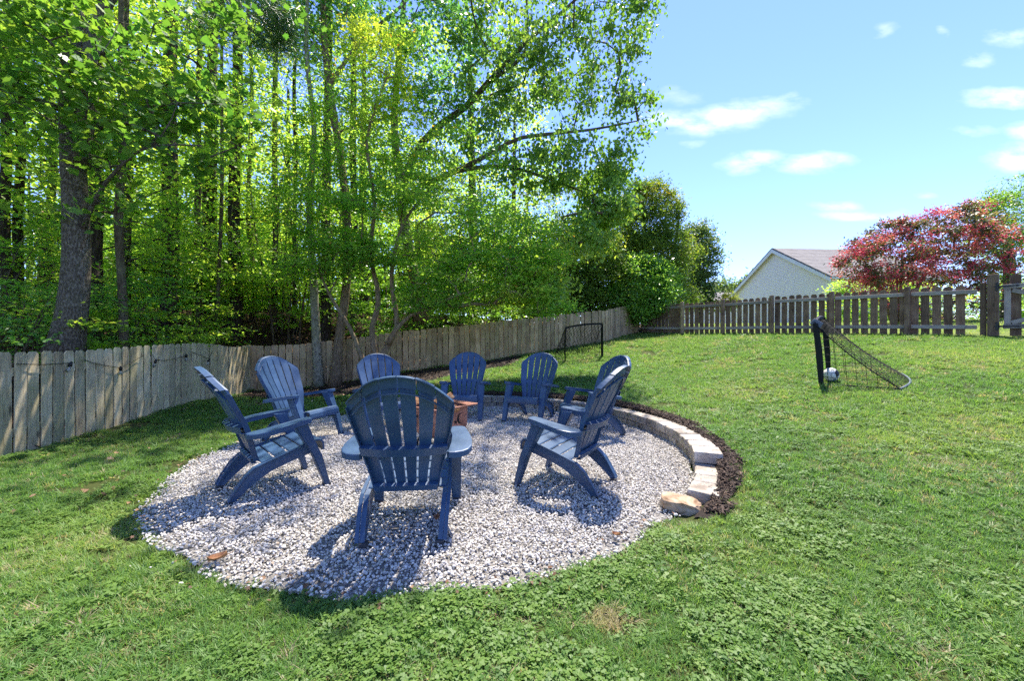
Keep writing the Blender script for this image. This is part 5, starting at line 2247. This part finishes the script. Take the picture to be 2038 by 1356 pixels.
# ---- woodland trees with their own trunks
WOODS = [
    # px, Y, px width, lean in px at the top, bark, label
    (12, 8.5, 17, -4, 'bark_dark', 'dark straight trunk at the far left edge, left of a close pair'),
    (35, 8.9, 15, 4, 'bark_dark', 'dark straight trunk at the far left edge, right of a close pair'),
    (186, 8.2, 24, 18, 'bark_dark', 'dark trunk standing close behind the right side of the big poplar'),
    (238, 9.0, 15, 22, 'bark_grey', 'grey trunk with a slight curve, left of two close together'),
    (256, 9.4, 14, -14, 'bark_thin', 'grey brown trunk, right of two close together'),
    (465, 11.5, 22, 6, 'bark_dark', 'dark thick trunk in shade midway along the woods'),
    (428, 10.2, 7, 26, 'bark_thin', 'thin pale sapling leaning right near the corner of the fence'),
    (398, 10.8, 12, -4, 'bark_thin', 'thin reddish trunk right of the furrowed pine'),
    (240, 7.0, 15, 3, 'bark_thin', 'bare brown stem rising behind the left fence under the leaves'),
    (545, 12.5, 11, 6, 'bark_thin', 'slim trunk in the brighter gap left of the mottled tree'),
    (500, 13.2, 8, -8, 'bark_thin', 'slim leaning stem in the brighter gap of the woods'),
    (585, 12.8, 8, 5, 'bark_dark', 'slim dark stem just left of the mottled tree'),
    (650, 11.6, 18, 6, 'bark_dark', 'dark trunk between the mottled tree and the tan tree'),
    (95, 10.6, 14, 10, 'bark_grey', 'grey trunk deep in the wood left of the big poplar'),
    (700, 13.4, 14, 8, 'bark_dark', 'dark trunk deep behind the maple stems'),
]
for i, (px, Y, wpx, ln, bk, lab) in enumerate(WOODS):
    g0 = gb(px, Y)
    yb = 678 - (g0[2] - H) * F / Y
    r0 = wpx * Y / F / 2
    rgw = np.random.default_rng(100 + i)
    pts = [(px + ln * t + rgw.normal(0, 3) * (t > 0), yb + 12 - t * 900, Y + rgw.normal(0, .1)) for t in (0, .12, .25, .4, .55, .75, 1.0)]
    rad = [r0 * q for q in (1.15, 1.0, .97, .92, .85, .7, .45)]
    thin = wpx < 13
    zc = 2.9 if thin else 3.6
    bls = []
    for q in range(4):
        zz = zc + q * (1.5 if thin else 2.0) + rgw.uniform(-.4, .4)
        bls.append(((g0[0] + rgw.normal(0, .7), Y + rgw.normal(0, .6), zz), rgw.uniform(1.2, 1.9), rgw.uniform(1.1, 1.7), rgw.uniform(.5, .9), 1))
    make_tree('woodland_tree', lab, 'tree', g0, [tr(pts, rad)], bls, 34 if thin else 60, 62, .66, 'quad' if Y > 9 else 'oval', .11, M['forest'], M[bk], 'trees of the woodland behind the fence', seed=100 + i,
              tilt=.75, flat=.32, zmin=2.2 if thin else 2.8, rtip=.006, rmax=.06, twigs=2, up=.1, seg=9, rough=.03, flare=1.3)
sn = empty('dead_snag', gb(88, 11))
tag(sn, 'broken pale brown dead trunk standing left of the big poplar', 'dead tree')
bm = bmesh.new()
P0 = Vector(gb(88, 11))
trunk_mesh(bm, [((0, 0, 0), .16), ((.0, 0, 1.0), .13), (PX(90, 470, 11) - P0, .12), (PX(86, 420, 11) - P0, .05)], 9, 1.2, np.random.default_rng(2), .08)
bm_obj('trunk', bm, M['snag'], sn, smooth=True)

# ---- understory shrubs and saplings behind the left and back fence
rgs = np.random.default_rng(55)
US = [(20, 6.2, 1.7), (60, 7.6, 2.3), (95, 6.9, 1.6), (205, 6.8, 1.5), (200, 8.4, 2.4), (270, 7.6, 1.6), (300, 9.0, 2.4), (40, 10, 3.0), (130, 9.8, 3.2), (390, 9.6, 1.5), (360, 11.2, 2.6),
      (440, 11.6, 2.3), (520, 12.4, 2.6), (580, 12, 2.2), (700, 11.3, 2.3), (760, 11.2, 2.6), (820, 11.9, 2.0), (900, 12.2, 2.4), (980, 12.6, 2.4), (610, 14, 3.2), (470, 14, 3.4), (300, 12.5, 3.6), (180, 13, 3.8), (60, 13.5, 3.8), (-30, 7.5, 2.6)]
US_L = ['low leafy sapling at the far left edge behind the first pickets', 'leafy shrub left of the big poplar with a few yellow leaves', 'low shrub hugging the left foot of the big poplar',
        'low shrub hugging the right foot of the big poplar', 'layered shrub between the big poplar and the curved grey trunk', 'low layered shrub behind the bulb fence near its third bulb',
        'shrub filling the gap left of the furrowed pine', 'tall dim shrub behind the pair of trunks at the left edge', 'tall bright shrub seen just left of the big poplar', 'low shrub at the right foot of the furrowed pine',
        'taller shrub right of the furrowed pine over the dark bank', 'shrub on the dark bank above the corner of the fences', 'shrub in the bright gap left of the mottled trunk', 'shrub just left of the mottled trunk, above the fence',
        'glossy dark shrub behind the maple stems on the left', 'glossy dark shrub behind the middle of the maple stems', 'glossy low shrub behind the right maple limb', 'dark glossy shrub under the right side of the maple',
        'dark glossy shrub at the right end of the maple crown', 'tall thin shrub deep behind the mottled trunk', 'tall thin shrub deep behind the thick shaded trunk', 'tall shrub deep behind the furrowed pine',
        'tall shrub deep behind the close trunks right of the poplar', 'tall shrub deep in the wood at the far left', 'shrub beside the first pickets, mostly outside the picture']
for i, (px, Y, hgt) in enumerate(US):
    g0 = gb(px, Y)
    p0 = Vector(g0)
    sp_ = .55 + hgt * .25
    bls = [((g0[0] + rgs.normal(0, .3), Y + rgs.normal(0, .2), g0[2] + hgt * q), sp_ * rgs.uniform(.8, 1.1), sp_ * rgs.uniform(.7, 1), hgt * .16, 1) for q in (.35, .6, .85)]
    stems = []
    for q in range(3):
        a_ = rgs.uniform(0, 6.28)
        e = p0 + Vector((math.cos(a_) * .3 * hgt, math.sin(a_) * .3 * hgt, hgt * .8))
        stems.append([(p0 + Vector((math.cos(a_) * .05, math.sin(a_) * .05, -.05)), .016), (p0.lerp(e, .5) + Vector((0, 0, .1)), .012), (e, .006)])
    dk = Y > 11 and px > 650
    make_tree('understory_shrub', US_L[i], 'shrub', g0, stems, bls, 38, 58 if Y > 9 else 50, .44, 'oval', .095 if Y > 9 else .085,
              M['cherry'] if dk else (M['forest'] if i % 2 else M['shade']), M['bark_thin'], 'saplings and shrubs under the woodland trees', seed=200 + i, tilt=.5, flat=.18, rtip=.0035, rmax=.02, twigs=2, up=.0, seg=5)

# ---- many slim stems at the back of the wood
for i in range(34):
    px = rgs.uniform(330, 640) if i < 24 else rgs.uniform(0, 900)
    Y = rgs.uniform(11.5, 16)
    g0 = gb(px, Y)
    bm = bmesh.new()
    ln = rgs.normal(0, .35)
    trunk_mesh(bm, [((0, 0, -.1), rgs.uniform(.02, .045)), ((ln * .3, 0, 1.6), .025), ((ln * .8, rgs.normal(0, .15), 3.2), .02), ((ln * 1.2, 0, 5.2), .01)], 5, 1.1, rgs, .05)
    o = bm_obj('sapling', bm, M['bark_thin'], None, g0, smooth=True)
    tag(o, 'bare slim sapling stem standing in the back of the wood', 'sapling', 'slim bare stems at the back of the wood')

# ---- far woodland as copies of three trees
def far_proto(seed, leaf='quad', size=.19, mt='forest', h=12, w=3.2, ncl=80, per=60, low=.12):
    rg = np.random.default_rng(seed)
    bls = []
    for q in range(7):
        t = low + (1 - low) * q / 6
        ww = w * (.75 + .45 * math.sin(t * 2.6)) * rg.uniform(.8, 1.1)
        bls.append(((rg.normal(0, .5), rg.normal(0, .5), h * t), ww, ww, h * .09, ww))
    return make_tree('far_tree', None, 'tree', (0, 0, 0), [[(Vector((0, 0, -.3)), .22), (Vector((.1, 0, h * .4)), .18), (Vector((0, .2, h)), .05)]], bls, ncl, per, 1.05, leaf, size, M[mt], M['bark_dark'],
                     'trees in the depth of the wood', seed=seed, tilt=.6, flat=.4, rtip=.012, rmax=.1, twigs=0, up=.1, seg=7, step=1.0)


prot = [far_proto(301), far_proto(302, h=13, w=2.8), far_proto(303, h=11, w=3.6)]
bush_p = []
for q in range(2):
    bush_p.append(make_tree('thicket_bush', None, 'bush', (0, 0, 0), [[(Vector((0, 0, -.2)), .05), (Vector((.1, 0, 2)), .02)], [(Vector((0, .1, -.2)), .04), (Vector((-.5, .3, 1.8)), .02)]],
                  [((0, 0, 1.0), 1.5, 1.3, .9, 2), ((.2, .1, 2.4), 1.4, 1.2, .8, 1.5), ((-.3, 0, 3.6), 1.0, 1.0, .5, .7)], 90, 75, .55, 'quad', .15, M['forest'], M['bark_thin'],
                  'thicket bushes at the far side of the wood', seed=350 + q, tilt=.8, flat=.5, rtip=.006, twigs=1, up=-.1, seg=5))
k = 0
FT = []
for row, (Y, x0, x1, n_) in enumerate([(18, -21, 0, 5), (24, -29, 3, 6), (31, -40, 5, 8)]):
    for j in range(n_):
        FT.append((x0 + (x1 - x0) * (j + .5) / n_ + rgs.normal(0, .8), Y + rgs.normal(0, 1.0)))
FT += [(-12.5, 9), (-14, 13), (-13, 5), (-17, 8), (-10.5, 3.2), (-12, -.5), (-9.5, 12.5)]
for (x, y) in FT:
    p = prot[k % 3]
    o = p if k < 3 else copy_tree(p)
    o.location = (x, y, g1(x, y) - .2)
    o.rotation_euler = (0, 0, rgs.uniform(0, 6.28))
    s_ = rgs.uniform(.85, 1.15)
    o.scale = (s_, s_, s_ * rgs.uniform(.9, 1.1))
    o['label'] = 'tall leafy tree deep in the wood behind the fences'
    k += 1

for i in range(22):
    x = -22 + 25 * (i + .5) / 22 + rgs.normal(0, .5)
    y = (17.5 if i % 2 else 21.0) + rgs.normal(0, .8)
    p = bush_p[i % 2]
    o = p if i < 2 else copy_tree(p)
    o.location = (x, y, g1(x, y) - .1)
    o.rotation_euler = (0, 0, rgs.uniform(0, 6.28))
    s_ = rgs.uniform(.85, 1.25)
    o.scale = (s_, s_, s_ * rgs.uniform(.8, 1.2))
    o['label'] = 'sunlit leafy thicket bush at the far side of the wood'

for i in range(8):
    x, y = 15.5 + i * 2.1, 18.5 + rgs.normal(0, .6)
    o = copy_tree(bush_p[i % 2])
    o.location = (x, y, g1(x, y) - .3)
    o.rotation_euler = (0, 0, rgs.uniform(0, 6.28))
    o.scale = (.8, .8, .55)
    tag(o, 'rounded green garden bush in the row behind the blossoming tree', 'bush', 'garden bushes behind the blossoming tree')

# ---- dark evergreens behind the far corner
def ever_tint(P_, t, rg):
    pn = snoise(P_[:, 0], P_[:, 2], .8, 91)
    return np.clip(t * .8 + np.clip(pn - .5, 0, 1) * .8, 0, 1)


g0 = gb(1285, 17.6)
make_tree('evergreen_tree', 'tall dark olive green tree behind the far corner of the fences', 'tree', g0,
          [[(Vector(g0), .16), (Vector(g0) + Vector((0, 0, 3)), .12), (Vector(g0) + Vector((-.2, 0, 6.5)), .04)],
           [(Vector(g0) + Vector((.2, 0, 0)), .12), (Vector(g0) + Vector((1.2, .2, 3)), .09), (Vector(g0) + Vector((1.5, 0, 5)), .03)]],
          [bl(1290, 430, 17.6, 1.35, 1.4, 1.3, 4), bl(1300, 510, 17.4, 1.9, 1.7, 1.2, 5), bl(1240, 470, 17.4, 1.7, 1.5, 1.5, 5), bl(1300, 590, 17.2, 2.0, 1.4, .9, 3.4), bl(1215, 600, 16.8, 1.6, 1.2, 1.0, 2.5),
           bl(1290, 375, 17.6, .9, .8, .4, .9), bl(1335, 430, 17.6, .5, .6, .6, .7), bl(1250, 385, 17.6, .7, .6, .4, .6)],
          400, 160, .50, 'oval', .105, M['evergreen'], M['bark_dark'], seed=31, tilt=1.1, flat=.75, tintf=ever_tint, rtip=.008, twigs=3, up=-.2, shell=.55)
g0 = gb(1165, 15.2)
make_tree('evergreen_tree', 'dark bushy tree behind the back fence between the maple and the corner', 'tree', g0,
          [[(Vector(g0), .14), (Vector(g0) + Vector((.1, 0, 2)), .11), (Vector(g0) + Vector((0, 0, 5)), .04)], [(Vector(g0) + Vector((-.4, 0, 0)), .08), (Vector(g0) + Vector((-.7, 0, 2.5)), .05)]],
          [bl(1150, 500, 15.4, 1.7, 1.2, 1.4, 4), bl(1110, 560, 15.0, 1.4, 1.0, 1.0, 3), bl(1200, 570, 15.2, 1.2, 1.0, 1.1, 3), bl(1060, 600, 14.6, 1.2, .8, .6, 1.6), bl(1150, 400, 15.6, 1.3, 1.2, .9, 2),
           bl(980, 560, 14.5, 1.8, .9, 1.0, 3), bl(880, 520, 14.0, 1.8, .9, 1.3, 3)],
          330, 140, .48, 'oval', .095, M['evergreen'], M['bark_dark'], seed=33, tilt=1.0, flat=.7, rtip=.008, twigs=2, up=-.2, shell=.5)
g0 = gb(1285, 15.6)
make_tree('laurel_bush', 'fresh green laurel bush leaning over the far corner of the fences', 'bush', (5.3, 16.0, g1(5.3, 16.0)),
          [[(Vector((5.3, 16.0, g1(5.3, 16.0))), .07), (Vector((5.1, 15.8, 2.6)), .05), (Vector((4.9, 15.5, 3.6)), .02)], [(Vector((5.35, 16.0, g1(5.3, 16.0))), .05), (Vector((5.6, 15.7, 3)), .03)]],
          [bl(1275, 545, 15.5, 1.15, .8, .75, 3.2), bl(1300, 590, 15.2, .9, .7, .6, 2.4), bl(1235, 595, 15.2, .8, .6, .6, 1.6), bl(1280, 625, 15.0, .85, .5, .3, 1.2), bl(1325, 560, 15.5, .5, .6, .6, 1.0)],
          260, 110, .36, 'oval', .095, M['cherry'], M['bark_thin'], seed=35, tilt=.9, flat=.6, rtip=.005, twigs=3, up=-.2, shell=.5)
g0 = gb(1390, 25)
make_tree('oak_tree', 'loose crowned tree standing in the open right of the dark evergreens', 'tree', g0,
          [[(Vector(g0), .2), (Vector(g0) + Vector((0, 0, 3)), .15), (Vector(g0) + Vector((.1, 0, 5)), .05)]],
          [bl(1385, 470, 25, 1.1, 1.2, .9, 2.5), bl(1400, 520, 25, .9, 1.2, 1.2, 2.5), bl(1385, 580, 25, 1.2, 1.2, .8, 2), bl(1360, 520, 25, 1.4, 1.2, 2, 4), bl(1410, 560, 25, .6, .8, .8, 1), bl(1400, 600, 25, 1.4, 1.2, .4, 1)],
          210, 95, .62, 'oval', .16, M['distant'], M['bark_grey'], seed=37, tilt=.9, flat=.6, rtip=.012, twigs=3, up=-.1)

# distant tree line right of it
dp = []
for i, (px, Y, top, w_, mt) in enumerate([(1440, 60, 548, 3.6, 'distant'), (1475, 66, 552, 4.0, 'forest'), (1508, 58, 534, 2.6, 'evergreen'), (1528, 64, 540, 3.0, 'distant'), (1415, 62, 556, 3.5, 'distant')]):
    g0 = gb(px, Y)
    topz = H + (678 - top) * Y / F
    hh = topz - g0[2]
    make_tree('distant_tree', ['rounded bluish green tree far behind the low building', 'yellow green tree far off left of the cream gable', 'dark small tree showing above the left slope of the cream gable',
                               'bluish tree close behind the left roof slope of the cream house', 'low bluish tree just right of the loose crowned tree'][i], 'tree', g0,
              [[(Vector(g0), .25), (Vector(g0) + Vector((0, 0, hh * .7)), .1)]],
              [((g0[0], Y, g0[2] + hh * .62), w_, w_, hh * .32, 2), ((g0[0], Y, g0[2] + hh * .25), w_ * 1.1, w_, hh * .2, 1)], 80, 60, 1.2, 'quad', .45, M[mt], M['bark_dark'], 'trees far beyond the fence',
              seed=400 + i, tilt=.9, flat=.7, rtip=.03, twigs=0, up=-.1, seg=6, step=2)
for i in range(9):
    x = 20 + i * 9 + rgs.normal(0, 2)
    y = 62 + rgs.normal(0, 6)
    o = copy_tree(prot[i % 3])
    o.location = (x, y, g1(x, y) - .3)
    o.scale = (1.1, 1.1, .72)
    tag(o, 'leafy tree on the skyline behind the cream house', 'tree', 'trees behind the cream house')
g0 = gb(1452, 24)
make_tree('yellow_bush', 'small yellow green bush left of the cream gable', 'bush', g0, [[(Vector(g0), .05), (Vector(g0) + Vector((0, 0, 1.5)), .02)]],
          [bl(1452, 598, 24, .45, .4, .55, 1)], 30, 60, .3, 'oval', .12, M['shrub'], M['bark_thin'], seed=41, tilt=1, flat=.8, twigs=2)

# crape myrtle in bloom behind the right fence
gcm = (13.2, 13.6, g1(13.2, 13.6))
pg = Vector(gcm)
stems = []
for q in range(6):
    a_ = q * 1.05
    e = pg + Vector((math.cos(a_) * 1.3, math.sin(a_) * .9, 2.3))
    stems.append([(pg + Vector((math.cos(a_) * .15, math.sin(a_) * .15, 0)), .05), (pg.lerp(e, .5) + Vector((0, 0, .15)), .035), (e, .02)])
cmb = [bl(1760, 520, 13.4, 1.3, 1.2, .75, 3.2), bl(1850, 470, 13.4, 1.5, 1.3, .75, 3.8), bl(1930, 500, 13.2, 1.2, 1.2, .9, 3), bl(1890, 430, 13.2, .55, .7, .42, .9), bl(1780, 455, 13.6, .6, .7, .4, .9),
       bl(1945, 440, 13.2, .5, .7, .5, .9), bl(1830, 545, 13.0, 1.9, 1.1, .5, 2.6), bl(1720, 490, 13.6, .4, .5, .4, .5), bl(1965, 560, 12.9, 1.0, .8, .5, 1.2), bl(1880, 605, 13.2, 1.9, 1, .45, 2.2), bl(1730, 570, 13.2, .5, .6, .35, .5)]
cm = make_tree('crape_myrtle', 'crape myrtle covered in pink red blossom behind the right fence', 'flowering tree', gcm, stems, cmb, 260, 60, .30, 'oval', .10, M['myrtle'], M['bark_tan'], seed=51, tilt=.9, flat=.6,
               rtip=.005, twigs=3, up=-.1, shell=.55, seg=7)
rgc = np.random.default_rng(51)
w_ = np.array([q[4] for q in cmb], float)
cl = np.vstack([ellipsoid_pts(k_, q[0], q[1] * 1.04, q[2] * 1.04, q[3] * 1.08, rgc, .8) for q, k_ in zip(cmb, rgc.multinomial(340, w_ / w_.sum()))])
cen = np.repeat(cl, 80, axis=0)
P_ = cen + rgc.normal(0, 1, (len(cen), 3)) * np.array([.13, .13, .065]) - np.array(gcm)
me = leaves('blossom', P_, .056 * rgc.uniform(.7, 1.3, len(P_)), 'quad', np.clip(np.repeat(rgc.random(len(cl)), 80) + rgc.normal(0, .12, len(P_)), 0, 1), 1.2, 0, rgc, .2)
mesh_obj('blossom', me, M['blossom'], cm)

# green tree at the right edge
g0 = (18.2, 14.6, g1(18.0, 14.6))
make_tree('shade_tree', 'green leafy tree at the right edge behind the blossoming tree', 'tree', g0,
          [[(Vector(g0), .18), (Vector(g0) + Vector((0, 0, 2.5)), .14), (Vector(g0) + Vector((-.3, 0, 3.6)), .04)], [(Vector(g0) + Vector((0, 0, 2)), .08), (Vector(g0) + Vector((-1.2, 0, 3.2)), .03)]],
          [bl(2020, 430, 14.2, 1.1, 1.2, .9, 3), bl(2040, 370, 14.2, .8, 1, .5, 1.4), bl(1980, 470, 14.0, .9, 1, .7, 2), bl(2060, 520, 14.4, 1.6, 1.5, 1.2, 4), bl(1990, 395, 14.2, .55, .7, .35, .7), bl(2110, 400, 14.6, 1.6, 1.5, 1.6, 4),
           bl(1960, 410, 14.2, .35, .5, .25, .25)],
          260, 80, .42, 'oval', .085, M['heart'], M['bark_dark'], seed=61, tilt=.8, flat=.5, rtip=.005, twigs=3, up=-.1, shell=.5)
